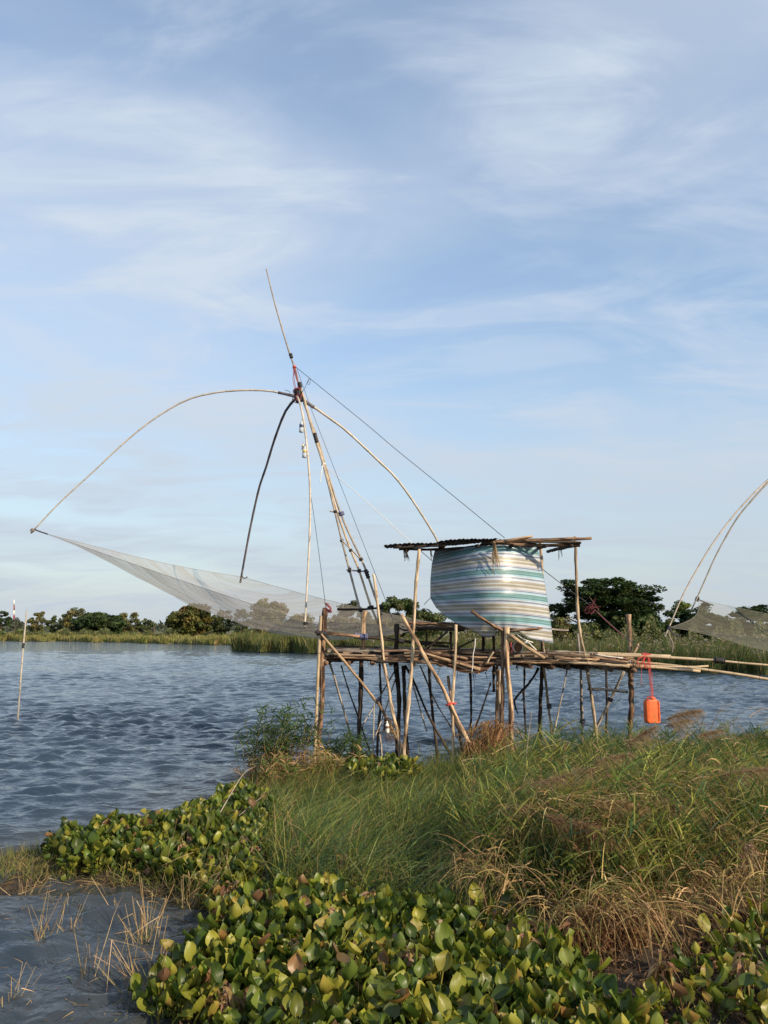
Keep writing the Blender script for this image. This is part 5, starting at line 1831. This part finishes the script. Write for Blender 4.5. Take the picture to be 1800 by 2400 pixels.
# straw stems leaning across the left spit
N = 230
b_ = lay(poly([(330, 2140), (260, 2080), (440, 1990), (560, 1900), (640, 1960), (600, 2080), (500, 2160), (420, 2150)]), N)
d_ = unit(np.column_stack((rng.normal(.45, .4, N), rng.normal(.2, .4, N), rng.uniform(.3, 1.1, N))))
bl.add(b_, rng.uniform(.2, .75, N), d_, rng.uniform(0, .5, N), rng.uniform(.003, .006, N), tints(N, [(.44, .33, .16), (.34, .25, .11), (.22, .22, .07), (.14, .17, .05)]), segs=5)
# broken long dry canes
N = 160
b_ = lay(right_pg, N, .2)
b_[:, 2] += rng.uniform(0, .45, N)
d_ = unit(np.column_stack((rng.normal(.8, .5, N), rng.normal(-.1, .4, N), rng.normal(.25, .35, N))))
bl.add(b_, rng.uniform(.3, .9, N), d_, rng.uniform(.1, .5, N), rng.uniform(.006, .012, N), tints(N, [STRAW, (.42, .30, .15), (.3, .2, .1)]), segs=6)
tag(bl.build('dry_grass', M['straw']), kind='stuff')


# feathery seed plumes carried by single tall reeds
def plume(x, y, Y, label, L_=.34, n=420, col=((.30, .205, .12), (.38, .28, .165), (.20, .14, .08)), dirv=(.85, 0, .30), zbase=None):
    tip = P(x, y, Y)
    dv = np.array(dirv) / np.linalg.norm(dirv)
    L_ = L_ * .82
    start = tip - dv * L_ * .5
    bx = start[0] - (start[2]) * .30
    base = np.array((bx, Y, max(0.0, ground_z(np.array([[bx, Y]]))[0] - .03)))
    t = thing('reed_plume', label, 'reed', base, 'feathery reed plumes')
    obj('stem', tube_raw(spline([base, base * .45 + start * .55 + (-.05, 0, .08), start, start + dv * L_ * .8], 14), np.linspace(.0035, .0010, 14), 5), M['stem_green'], t)
    bl = Blades()
    tt = rng.uniform(0, 1, n) ** .8
    p = start + dv * (L_ * tt)[:, None] - base
    p[:, 2] -= .10 * L_ * tt ** 2
    n = int(n * .55)
    tt, p = tt[:n], p[:n]
    d_ = unit(dv + rng.normal(0, .62, (n, 3)) + (0.1, 0, -.05))
    bl.add(p, (.62 - .40 * tt) * L_ * rng.uniform(.4, 1.2, n), d_, rng.uniform(.3, .9, n), rng.uniform(.0018, .0036, n), tints(n, col), segs=4)
    o = bl.build('seed_head', M['straw'])
    o.parent = t
    bl2 = Blades()
    n2_ = 7
    q = np.linspace(.25, .8, n2_)
    lb = np.array([base * (1 - a) + start * a + np.array((-.05, 0, .08)) * 4 * a * (1 - a) for a in q]) - base
    az = rng.uniform(0, 6.28, n2_)
    bl2.add(lb, rng.uniform(.16, .3, n2_), unit(np.column_stack((np.cos(az) * .6 + .5, np.sin(az) * .5, np.full(n2_, .6)))), .5, .011, tints(n2_, [GREEN, OLIVE]), segs=4, start_w=.5)
    o = bl2.build('leaf', M['grass'])
    o.parent = t
    return t


plume(1600, 1672, 7.2, 'largest brown reed plume blowing right of the orange jerrycan', .40, 1300)
plume(1588, 1692, 7.4, 'smaller brown plume just below the largest one right of the jerrycan', .30, 700)
plume(1662, 1717, 7.3, 'thin brown plume low over the water right of the large plume', .30, 700)
plume(1700, 1696, 7.6, 'pale grey wispy plume farthest right over the water', .34, 200, ((.28, .26, .23), (.22, .2, .17)), (.8, 0, .55))
plume(1500, 1722, 7.0, 'dense brown plume in front of the right platform post', .40, 1200, dirv=(.7, 0, .5))
plume(1430, 1775, 6.6, 'reddish brown plume on the reeds below the right diagonal brace', .42, 900)
plume(1330, 1812, 6.4, 'wide reddish plume over the reeds right of the middle posts', .50, 1000)
plume(1265, 1832, 6.2, 'brown plume at the left shoulder of the reeds', .40, 700)
plume(1450, 1880, 5.6, 'tan plume hanging in the middle of the reeds', .42, 800, ((.36, .25, .14), (.28, .18, .09)), dirv=(.9, -.1, 0))
plume(1330, 1925, 5.55, 'brown plume drooping on the left face of the reeds', .40, 800, ((.26, .16, .09), (.2, .12, .07)), dirv=(.9, -.1, -.2))
plume(1400, 1945, 5.5, 'tan plume drooping at the centre of the reed face', .40, 700, ((.34, .23, .12), (.25, .15, .08)), dirv=(.9, -.1, -.35))
plume(1570, 1885, 5.8, 'pale tan plume arching over the right part of the reeds', .46, 800, ((.38, .28, .16), (.30, .2, .1)), dirv=(.9, 0, -.1))
plume(1745, 1805, 6.2, 'brown plume at the right edge above the reeds', .50, 1000, dirv=(.9, 0, .2))
plume(1680, 1815, 6.3, 'brown plume left of the one at the right edge', .40, 700, dirv=(.9, 0, .2))
plume(1210, 1890, 5.9, 'small reddish plume low on the left side of the reeds', .30, 450, dirv=(.7, 0, .1))

# left reed clump on the point
def clump_reed(name, label, pxbase, Y, n, hr, spread, cols, leaves=10, lean=(.05, .17), dry_low=True, wind=.12):
    c = G(pxbase[0], pxbase[1])
    bl = Blades()
    ang = rng.uniform(0, 6.28, n)
    rr = np.sqrt(rng.uniform(0, 1, n)) * spread
    p = np.column_stack((c[0] + np.cos(ang) * rr, c[1] + np.sin(ang) * rr * .6))
    b_ = np.column_stack((p, np.maximum(ground_z(p), -.05) - .03))
    h = rng.uniform(*hr, n)
    d_ = unit(np.column_stack((rng.normal(lean[0], lean[1], n), rng.normal(0, lean[1], n), np.ones(n))))
    wd = np.column_stack((rng.normal(wind, .12, n), rng.normal(0, .1, n), np.zeros(n)))
    bl.add(b_, h, d_, .04, .012, tints(n, [STRAW, (.40, .29, .13), (.28, .18, .09), (.24, .2, .09)]), segs=5, wdir=wd)
    for k in range(leaves):
        t = rng.uniform(.62 if dry_low else .2, 1.0, n)
        q = b_ + d_ * (h * t)[:, None] + wd * (h * t * t)[:, None]
        az = rng.uniform(0, 6.28, n)
        bl.add(q, rng.uniform(.11, .22, n), unit(np.column_stack((np.cos(az) * .7 + .2, np.sin(az) * .7, rng.uniform(.2, 1., n)))), rng.uniform(.1, .6, n), .021, tints(n, cols), segs=4, start_w=.4)
    if dry_low:
        for k in range(7):
            t = rng.uniform(.05, .6, n)
            q = b_ + d_ * (h * t)[:, None]
            az = rng.uniform(0, 6.28, n)
            bl.add(q, rng.uniform(.12, .26, n), unit(np.column_stack((np.cos(az) * .5, np.sin(az) * .5, rng.uniform(-.3, .5, n)))), rng.uniform(.6, 1.2, n), .012, tints(n, [STRAW, (.28, .17, .08), RUST]), segs=4)
    o = bl.build(name, M['grass'])
    return tag(recentre(o), label, 'reed clump', 'reed clumps on the point')


RC = [(.05, .095, .03), (.04, .075, .028), (.085, .125, .04)]
clump_reed('reed_clump', 'tall reed clump with dry yellow stems and green tops at the tip of the point', (618, 1862), 10, 60, (.5, 1.08), .24, RC, lean=(-.02, .16))
clump_reed('reed_clump', 'green-topped reed clump leaning towards the left platform posts', (672, 1856), 10, 46, (.5, 1.12), .24, RC, lean=(.06, .18), wind=.08)
clump_reed('reed_clump', 'low leafy reed clump between the left post and the second post', (790, 1846), 10.3, 46, (.35, .72), .30, RC, lean=(.1, .2))
clump_reed('reed_clump', 'dry brown reed tuft in front of the left platform post', (770, 1868), 10, 26, (.22, .55), .30, [OLIVE, STRAW], lean=(.05, .25))
clump_reed('reed_clump', 'dry rusty tuft at the foot of the tall reed clump', (640, 1880), 9.8, 34, (.2, .5), .28, [GREEN, STRAW], lean=(-.05, .3))
hy_front = poly([(345, 2410), (352, 2365), (425, 2310), (450, 2250), (510, 2190), (620, 2150), (740, 2165), (900, 2190), (1060, 2225), (1200, 2255), (1320, 2315), (1370, 2370), (1400, 2440), (1480, 2500), (1470, 2640), (640, 2640), (560, 2490), (450, 2410)])
hy_right = poly([(1560, 2420), (1660, 2330), (1720, 2260), (1820, 2225), (1960, 2270), (1960, 2580), (1450, 2580), (1440, 2480)])
# fine upright water grass around the platform feet
bl = Blades()
pg = poly([(960, 1830), (1060, 1800), (1120, 1790), (1300, 1775), (1480, 1762), (1490, 1800), (1300, 1830), (1120, 1860), (1000, 1870)])
N = 5200
b_ = scatter(pg, N)
b_ = np.column_stack((b_, np.full(N, -.05)))
bl.add(b_, rng.uniform(.25, .85, N), unit(np.column_stack((rng.normal(.06, .2, N), rng.normal(0, .2, N), np.ones(N)))), rng.uniform(.05, .5, N), rng.uniform(.004, .007, N), tints(N, [GREEN, BLUEG, OLIVE, (.18, .2, .06)]), segs=4, wdir=np.column_stack((rng.normal(.15, .2, N), np.zeros(N), np.zeros(N))))
# low grass on the left tip of the mat
pg = poly([(-60, 2066), (0, 2020), (110, 1992), (180, 2010), (170, 2066), (60, 2072)])
N = 3200
b_ = scatter(pg, N)
b_ = np.column_stack((b_, np.full(N, -.02)))
bl.add(b_, rng.uniform(.06, .24, N), unit(np.column_stack((rng.normal(0, .35, N), rng.normal(0, .35, N), np.ones(N)))), rng.uniform(.05, .6, N), .005, tints(N, [GREEN, OLIVE, STRAW, (.2, .2, .07)], [.3, .3, .2, .2]), segs=4)
# grass between the hyacinths of the left mat
pg = poly([(200, 2070), (420, 2000), (540, 1900), (640, 1990), (640, 2080), (560, 2120), (480, 2140), (380, 2090)])
N = 3000
b_ = lay(pg, N)
bl.add(b_, rng.uniform(.12, .34, N), unit(np.column_stack((rng.normal(.05, .45, N), rng.normal(0, .4, N), np.ones(N)))), rng.uniform(.1, .8, N), .005, tints(N, [GREEN, OLIVE, STRAW, LIME], [.35, .3, .15, .2]), segs=4)
N = 900
b_ = lay(hy_front, N)
b_ = b_[b_[:, 1] > 4.0]
N = len(b_)
bl.add(b_, rng.uniform(.16, .36, N), unit(np.column_stack((rng.normal(.1, .45, N), rng.normal(0, .4, N), np.ones(N)))), rng.uniform(.05, .6, N), rng.uniform(.003, .006, N), tints(N, [GREEN, LIME, STRAW, OLIVE], [.3, .3, .2, .2]), segs=5)
# dry weeds standing at the left legs of the platform
N = 1500
b_ = lay(poly([(590, 1890), (600, 1835), (700, 1830), (800, 1828), (830, 1870), (740, 1900), (640, 1910)]), N)
bl.add(b_, rng.uniform(.15, .52, N), unit(np.column_stack((rng.normal(.05, .3, N), rng.normal(0, .3, N), np.ones(N)))), rng.uniform(.05, .7, N), rng.uniform(.004, .009, N), tints(N, [STRAW, (.30, .19, .09), RUST, OLIVE], [.35, .25, .15, .25]), segs=5)
tag(bl.build('water_grass', M['grass']), kind='stuff')

# dead stalks in the shallows at lower left: each tuft a thing
def stalk_tuft(x, y, n, L_, label, lean=(.2, .35), bent=.35, group='dead reed tufts in the shallows'):
    c = G(x, y)
    bl = Blades()
    b_ = np.column_stack((c[0] + rng.normal(0, .035, n), c[1] + rng.normal(0, .045, n), np.full(n, -.06)))
    d_ = unit(np.column_stack((rng.normal(lean[0], lean[1] * 1.3, n), rng.normal(0, lean[1] * 1.3, n), np.ones(n))))
    LL = L_ * rng.uniform(.25, 1.1, n)
    bl.add(b_, LL, d_, 0, rng.uniform(.0035, .006, n), tints(n, [STRAW, (.42, .32, .18), (.3, .22, .12)]), segs=3, tipw=.6)
    k = rng.uniform(size=n) < .6
    tip = b_[k] + d_[k] * LL[k][:, None]
    m_ = int(k.sum())
    dd = unit(np.column_stack((rng.normal(.3, .7, m_), rng.normal(0, .5, m_), rng.normal(-.5, .35, m_))))
    bl.add(tip, LL[k] * bent * rng.uniform(.5, 1.8, m_), dd, .1, .0045, tints(m_, [STRAW, (.46, .35, .2)]), segs=3)
    q = max(2, n // 2)
    bl.add(b_[:q], L_ * rng.uniform(.3, .7, q), unit(d_[:q] + rng.normal(0, .3, (q, 3))), .5, .005, tints(q, [GREEN, OLIVE]), segs=4)
    return tag(recentre(bl.build('dead_reed_tuft', M['straw'])), label, 'reed tuft', group)


stalk_tuft(95, 2200, 22, .42, 'fan of dead straw stems rising from open water at lower left', (.25, .2))
stalk_tuft(172, 2170, 10, .30, 'small straw tuft just right of the fan of stems')
stalk_tuft(212, 2290, 14, .40, 'upright straw tuft standing alone in water below the fan', (.05, .12))
stalk_tuft(340, 2190, 34, .46, 'bleached bent straw stems beside the hyacinths', (0, .25))
stalk_tuft(345, 2330, 40, .42, 'straw heap drooping into water at the corner of the hyacinth mat', (-.35, .35), .9)
stalk_tuft(270, 2140, 8, .36, 'single brown arching reed stalk with a few stems in the gap', (-.3, .2))
stalk_tuft(30, 2340, 14, .22, 'sparse dark stubble in water at the lower left corner', (0, .3))
stalk_tuft(440, 2130, 44, .50, 'yellow straw tuft at the inner edge of the mat', (.3, .3))
stalk_tuft(60, 2090, 16, .30, 'low grass stems at the left end of the mat', (.1, .4))
stalk_tuft(480, 2400, 12, .22, 'white broken stems at the bottom edge of the hyacinths', (.1, .4), .8)

# long dead canes leaning out over the left shore
def cane(pts, Ys, w, label):
    yy = np.linspace(Ys[0], Ys[1], len(pts))
    p = spline([P(x, y, Y) for (x, y), Y in zip(pts, yy)], 26)
    o = obj('dead_cane', tube_raw(p, np.linspace(px(w, Ys[0]) / 2, .0025, 26), 6), M['bamboo_grey'])
    return tag(recentre(o), label, 'cane', 'long dead canes')


cane([(400, 2090), (470, 1985), (530, 1880), (570, 1815), (600, 1795)], [7.2, 8.6], 4.5, 'long bleached dead cane curving up beside the tall reed clump')
cane([(350, 2140), (430, 2040), (540, 1930), (620, 1862)], [6.6, 8.3], 4, 'second long dead cane lying parallel below the first')
cane([(395, 2100), (420, 2010), (460, 1930)], [7.0, 7.8], 3.5, 'short yellow cane standing between the two long ones')
cane([(1230, 1830), (1236, 1745), (1247, 1666)], [9.5, 9.5], 4, 'single white upright cane right of the middle posts')
cane([(1130, 1860), (1110, 1828), (1082, 1806)], [9.8, 10.6], 4, 'grey fallen stick lying in grass beside the foot of the long brace')
cane([(840, 1900), (860, 1850), (905, 1808)], [9.4, 10.6], 3, 'thin fallen stick leaning by the second post')

# ------------------------------------------------------------------ water hyacinths
def hy_leaf(kind, k):
    """a spade-shaped blade on a stalk; origin at the foot of the stalk, grows along +Z and leans to +Y"""
    r_ = random.Random(100 + k)
    nu_, nv_ = 5, 6
    L_, W_ = r_.uniform(.080, .108), r_.uniform(.082, .112)
    cup = r_.uniform(.08, .62)
    curl = r_.uniform(-.55, .45)
    twist = r_.uniform(-.5, .5)
    tilt = r_.uniform(.25, 1.15) if kind != 'brown' else r_.uniform(1.2, 1.9)
    SL = r_.uniform(.10, .17) if kind != 'brown' else r_.uniform(.05, .1)
    V, Fc = [], []
    st = [np.array((0, 0.012 + .05 * t ** 2 * SL / .14, SL * t)) for t in np.linspace(0, 1, 4)]
    sv, sf, _ = tube_raw(st, np.array([.006, .0075, .0055, .0035]), 4, caps=False)
    V += list(sv)
    Fc += sf
    off = len(V)
    foot = st[-1]
    prof_w = [.30, .88, 1.0, .86, .55, .08]
    for j in range(nv_):
        v = j / (nv_ - 1)
        for i in range(nu_):
            u = i / (nu_ - 1) * 2 - 1
            x = u * W_ / 2 * prof_w[j]
            along = v * L_ - (.012 if j == 0 and abs(u) > .6 else 0) - (abs(u) ** 2) * .006 * (1 - v)
            up = cup * W_ * (abs(u) ** 1.7) * .6 + curl * L_ * v * v * .5
            if kind == 'brown':
                up += r_.uniform(-.032, .032)
                x *= .5 + .3 * math.sin(j * 2.3 + k)
            else:
                up += .004 * math.sin(6 * u + j + k) + twist * u * v * W_ * .5
            # blade plane: along axis leans by tilt from vertical, normal faces outwards/up
            ca, sa = math.cos(tilt), math.sin(tilt)
            V.append(foot + np.array((x, along * sa - up * ca * -1 * -1, along * ca + up * sa)))
    for j in range(nv_ - 1):
        for i in range(nu_ - 1):
            a = off + j * nu_ + i
            Fc.append((a, a + 1, a + nu_ + 1, a + nu_))
    me = bpy.data.meshes.new('leaf')
    me.from_pydata([tuple(a) for a in V], [], Fc)
    me.polygons.foreach_set('use_smooth', [True] * len(me.polygons))
    me.materials.append(M['hy_' + kind])
    return me


LEAF = {kd: [hy_leaf(kd, k + 31 * q) for k in range(nm)] for q, (kd, nm) in enumerate((('green', 10), ('yellow', 6), ('brown', 7)))}

hy_left = poly([(110, 2030), (140, 2000), (270, 1978), (430, 1960), (500, 1915), (560, 1870), (610, 1900), (640, 1990), (600, 2060), (600, 2105), (500, 2150), (430, 2090), (300, 2062), (150, 2060)])
hy_back = poly([(815, 1850), (850, 1832), (960, 1836), (980, 1860), (900, 1885), (830, 1880)])


def poisson(pg, rmin, seed, tries=6000):
    g = np.random.default_rng(seed)
    lo, hi = pg.min(0), pg.max(0)
    c = g.uniform(lo, hi, (tries, 2))
    c = c[inside(c, pg)]
    keep = []
    for p in c:
        if all((p[0] - q[0]) ** 2 + (p[1] - q[1]) ** 2 > rmin * rmin for q in keep):
            keep.append(p)
    return keep


HY_LABEL = {
    ('front', 'green'): 'green water hyacinth in the front floating mat',
    ('front', 'yellow'): 'yellowing water hyacinth in the front floating mat',
    ('front', 'brown'): 'withered brown water hyacinth in the front floating mat',
    ('right', 'green'): 'green water hyacinth below the reeds at lower right',
    ('right', 'yellow'): 'yellowing water hyacinth below the reeds at lower right',
    ('right', 'brown'): 'withered brown water hyacinth below the reeds at lower right',
    ('left', 'green'): 'green water hyacinth on the left spit of the mat',
    ('left', 'yellow'): 'yellowing water hyacinth on the left spit of the mat',
    ('left', 'brown'): 'withered brown water hyacinth on the left spit of the mat',
}


def place_words(p, zone):
    if zone == 'front':
        if p[1] < 4.35:
            return ' along the bottom edge of the photo'
        if inside(np.array([p]), poly([(300, 2420), (345, 2330), (420, 2270), (500, 2140), (600, 2100), (640, 2200), (560, 2420)]))[0]:
            return ' beside the water inlet'
        if p[1] > 5.15:
            return ' touching the meadow grass'
        return ' in its middle'
    if zone == 'right':
        return ' beside the brown litter' if p[0] < 2.0 else ' near the right edge'
    return ' at its outer end' if p[0] < -2.2 else ' near the tall reed clump'


def hyacinth(p, zone, kind, sc_):
    z = max(-.005, float(ground_z(np.array([p]))[0]) - .02)
    t = thing('water_hyacinth', HY_LABEL[(zone, kind)] + place_words(p, zone), 'water hyacinth', (p[0], p[1], z), 'water hyacinths of the floating mat')
    n = rnd.randint(6, 9) if kind != 'brown' else rnd.randint(5, 7)
    a0 = rnd.uniform(0, 6.28)
    for k in range(n):
        kd = kind
        q = rnd.random()
        if kind == 'green' and q < .10:
            kd = 'yellow' if q < .07 else 'brown'
        elif kind == 'yellow' and q < .45:
            kd = 'green' if q < .3 else 'brown'
        elif kind == 'brown' and q < .2:
            kd = 'yellow'
        o = bpy.data.objects.new('leaf', rnd.choice(LEAF[kd]))
        a = a0 + k * 2.4
        o.rotation_euler = Euler((rnd.gauss(-.08 - .22 * (k / n), .14), rnd.gauss(0, .22), a), 'XYZ')
        o.location = (rnd.gauss(0, .02), rnd.gauss(0, .02), rnd.uniform(-.03, .03))
        s_ = sc_ * rnd.uniform(.62, 1.22)
        o.scale = (s_, s_, s_)
        COL.objects.link(o)
        o.parent = t
    return t


cnt, per_zone = 0, {}
QUOTA = {'front': 205, 'right': 26, 'left': 63}
for zone, pg, rmin, seed, wts in (('front', hy_front, .122, 3, (.80, .13, .07)), ('right', hy_right, .20, 4, (.62, .14, .24)), ('left', hy_left, .205, 9, (.66, .16, .18))):
    for p in poisson(pg, rmin, seed):
        if per_zone.get(zone, 0) >= QUOTA[zone] or p[1] < 3.85:
            continue
        per_zone[zone] = per_zone.get(zone, 0) + 1
        q = rnd.random()
        kd = 'green' if q < wts[0] else ('yellow' if q < wts[0] + wts[1] else 'brown')
        hyacinth(p, zone, kd, rnd.uniform(.74, 1.02) if zone == 'front' else rnd.uniform(.62, .9))
        cnt += 1
print('hyacinths', cnt)

# smaller and filling leaves too many to part: the far patch and the undergrowth of the mats
def hy_stuff(name, pg, n, zr, scale, seed):
    g = np.random.default_rng(seed)
    p = scatter(pg, n)
    p = p[p[:, 1] > 3.7]
    n = len(p)
    z = np.maximum(ground_z(p), 0) + g.uniform(*zr, n)
    az = g.uniform(0, 6.28, n)
    nrm = unit(np.column_stack((np.cos(az) * .7, np.sin(az) * .7 - .15, g.uniform(.3, 1.2, n))))
    meshes = LEAF['green'] + LEAF['green'] + LEAF['yellow'] + LEAF['brown'][:4]
    which = g.integers(0, len(meshes), n)
    VV, QQ, TT, off = [], [], [], 0
    tn_ = tints(n, [(.06, .095, .018), (.11, .14, .022), (.22, .22, .035), (.16, .095, .045), (.035, .06, .014)], [.32, .32, .22, .05, .09])
    for k, me in enumerate(meshes):
        sel = np.where(which == k)[0]
        if not len(sel):
            continue
        a = np.empty(len(me.vertices) * 3)
        me.vertices.foreach_get('co', a)
        a = a.reshape(-1, 3)
        q = np.array([tuple(f.vertices) for f in me.polygons])
        sc2 = scale / .1 * g.uniform(.6, 1.25, len(sel))
        tl = g.normal(.0, .35, len(sel))
        ca, sa, cz, sz = np.cos(tl), np.sin(tl), np.cos(az[sel]), np.sin(az[sel])
        X, Y_, Z_ = a[:, 0][None] * sc2[:, None], a[:, 1][None] * sc2[:, None], a[:, 2][None] * sc2[:, None]
        Y2, Z2 = Y_ * ca[:, None] - Z_ * sa[:, None], Y_ * sa[:, None] + Z_ * ca[:, None]
        X3, Y3 = X * cz[:, None] - Y2 * sz[:, None], X * sz[:, None] + Y2 * cz[:, None]
        vv = np.stack((X3 + p[sel, 0][:, None], Y3 + p[sel, 1][:, None], Z2 + z[sel][:, None]), 2).reshape(-1, 3)
        VV.append(vv)
        QQ.append((q[None] + (np.arange(len(sel)) * len(a))[:, None, None] + off).reshape(-1, 4))
        TT.append(np.repeat(tn_[sel], len(a), axis=0))
        off += len(vv)
    return tag(fast_mesh(name, np.vstack(VV), np.vstack(QQ), np.vstack(TT), M['hy_small']), kind='stuff')


hy_stuff('hyacinth_leaves', hy_back, 700, (.0, .12), .085, 3)
hy_stuff('hyacinth_leaves', hy_left, 2600, (-.04, .06), .078, 4)
hy_stuff('hyacinth_leaves', hy_front, 2600, (-.05, .05), .075, 5)
hy_stuff('hyacinth_leaves', hy_right, 160, (-.05, .03), .075, 6)

# litter of dead leaves and roots on the mud
bl = Blades()
lit = poly([(1280, 2330), (1340, 2230), (1500, 2235), (1640, 2200), (1850, 2190), (1900, 2560), (1300, 2560)])
N = 5200
b_ = lay(lit, N, .02)
bl.add(b_, rng.uniform(.04, .16, N), unit(np.column_stack((rng.normal(0, 1, N), rng.normal(0, 1, N), rng.uniform(0, .7, N)))), rng.uniform(.1, .6, N), rng.uniform(.004, .014, N), tints(N, [(.10, .06, .035), (.20, .12, .065), (.06, .04, .025), (.28, .18, .10)]), segs=3)
N = 5000
b_ = lay(np.vstack((hy_front,)), N, .0)
bl.add(b_, rng.uniform(.05, .18, N), unit(np.column_stack((rng.normal(0, 1, N), rng.normal(0, 1, N), rng.uniform(0, .9, N)))), rng.uniform(.1, .6, N), rng.uniform(.004, .012, N), tints(N, [(.07, .045, .028), (.14, .085, .045), (.05, .05, .02), (.09, .10, .03)]), segs=3)
tip_pg = poly([(-40, 2072), (120, 2005), (300, 2040), (430, 2085), (500, 2150), (300, 2082), (150, 2076)])
N = 1800
b_ = lay(tip_pg, N, .0)
b_[:, 2] = np.maximum(b_[:, 2], 0)
bl.add(b_, rng.uniform(.06, .26, N), unit(np.column_stack((rng.normal(0, 1, N), rng.normal(0, 1, N), rng.uniform(0, .9, N)))), rng.uniform(.1, .6, N), rng.uniform(.003, .006, N), tints(N, [(.36, .26, .13), (.2, .13, .06), (.10, .11, .035), (.06, .04, .025)]), segs=3)
N = 420
b_ = scatter(poly([(0, 2080), (300, 2080), (430, 2150), (420, 2280), (340, 2340), (330, 2420), (0, 2420)]), N)
b_ = b_[rng.uniform(size=N) < .15 + .85 * np.clip(1 + sdist(b_, bank) / .7, 0, 1)]
N = len(b_)
bl.add(np.column_stack((b_, np.full(N, .018))), rng.uniform(.02, .14, N), unit(np.column_stack((rng.normal(0, 1, N), rng.normal(0, 1, N), rng.uniform(-.02, .12, N)))), 0, rng.uniform(.003, .008, N), tints(N, [(.30, .22, .11), (.12, .08, .045), (.12, .13, .04), (.05, .04, .03)]), segs=3)
# brown root mass below the dry sheaf
rm = poly([(1330, 2250), (1400, 2225), (1520, 2235), (1560, 2265), (1500, 2300), (1380, 2300)])
N = 2200
b_ = lay(rm, N, .03)
b_[:, 2] += rng.uniform(0, .12, N)
bl.add(b_, rng.uniform(.03, .10, N), unit(rng.normal(size=(N, 3)) + (0, 0, .3)), rng.uniform(.2, .8, N), rng.uniform(.004, .012, N), tints(N, [(.22, .11, .05), (.30, .17, .085), (.14, .07, .035)]), segs=3)
tag(bl.build('leaf_litter', M['straw']), kind='stuff')

for (x, y, Y) in ((590, 2030, 6.3), (690, 2040, 6.2), (800, 2065, 6.0), (540, 2110, 5.9), (880, 2170, 5.1), (760, 2220, 4.9), (1120, 2190, 5.0), (1350, 2260, 4.8), (700, 2290, 4.6), (960, 2330, 4.3), (520, 2385, 4.3), (1250, 2300, 4.6), (1030, 2265, 4.7), (1640, 2150, 5.4), (1760, 2370, 4.4), (1560, 2370, 4.4), (430, 2010, 6.8)):
    bl2 = Blades()
    n = 34
    c = G(x, y + 45)
    c[2] = max(0, float(ground_z(c[None, :2])[0])) + .17
    bl2.add(c + rng.normal(0, .022, (n, 3)), rng.uniform(.04, .12, n), unit(rng.normal(size=(n, 3)) + (0, -.3, .2)), rng.uniform(.4, 1.6, n), rng.uniform(.012, .035, n), tints(n, [(.26, .155, .09), (.34, .22, .14), (.18, .10, .06), (.30, .22, .08)]), segs=4, round_=True)
    bl2.add(c + rng.normal(0, .012, (5, 3)), .24, unit(np.column_stack((rng.normal(0, .15, 5), rng.normal(0, .15, 5), -np.ones(5)))), 0, .007, tints(5, [(.22, .16, .07)]), segs=3)
    o = bl2.build('withered_leaf_cluster', M['straw'])
    where = 'among the front hyacinths' if y > 2150 and x < 1400 else ('below the reeds at lower right' if x > 1400 else 'where the mat meets the meadow')
    tag(recentre(o), 'crumpled brown cluster of withered leaves ' + where, 'dead leaves', 'withered leaf clusters')
# curled dead leaf bunch hanging in the grass at right
bl = Blades()
n = 60
c = P(1742, 1985, 5.9)
bl.add(c + rng.normal(0, .018, (n, 3)), rng.uniform(.08, .22, n), unit(np.column_stack((rng.normal(.1, .4, n), rng.normal(-.3, .3, n), rng.normal(.1, .4, n)))), rng.uniform(.8, 1.6, n), .012, tints(n, [(.36, .24, .18), (.28, .17, .12), (.42, .30, .22)]), segs=5)
tag(recentre(bl.build('dead_leaf_bunch', M['straw'])), 'pinkish curled bunch of dead leaves in the grass near the right edge', 'dead leaves')
print('done')
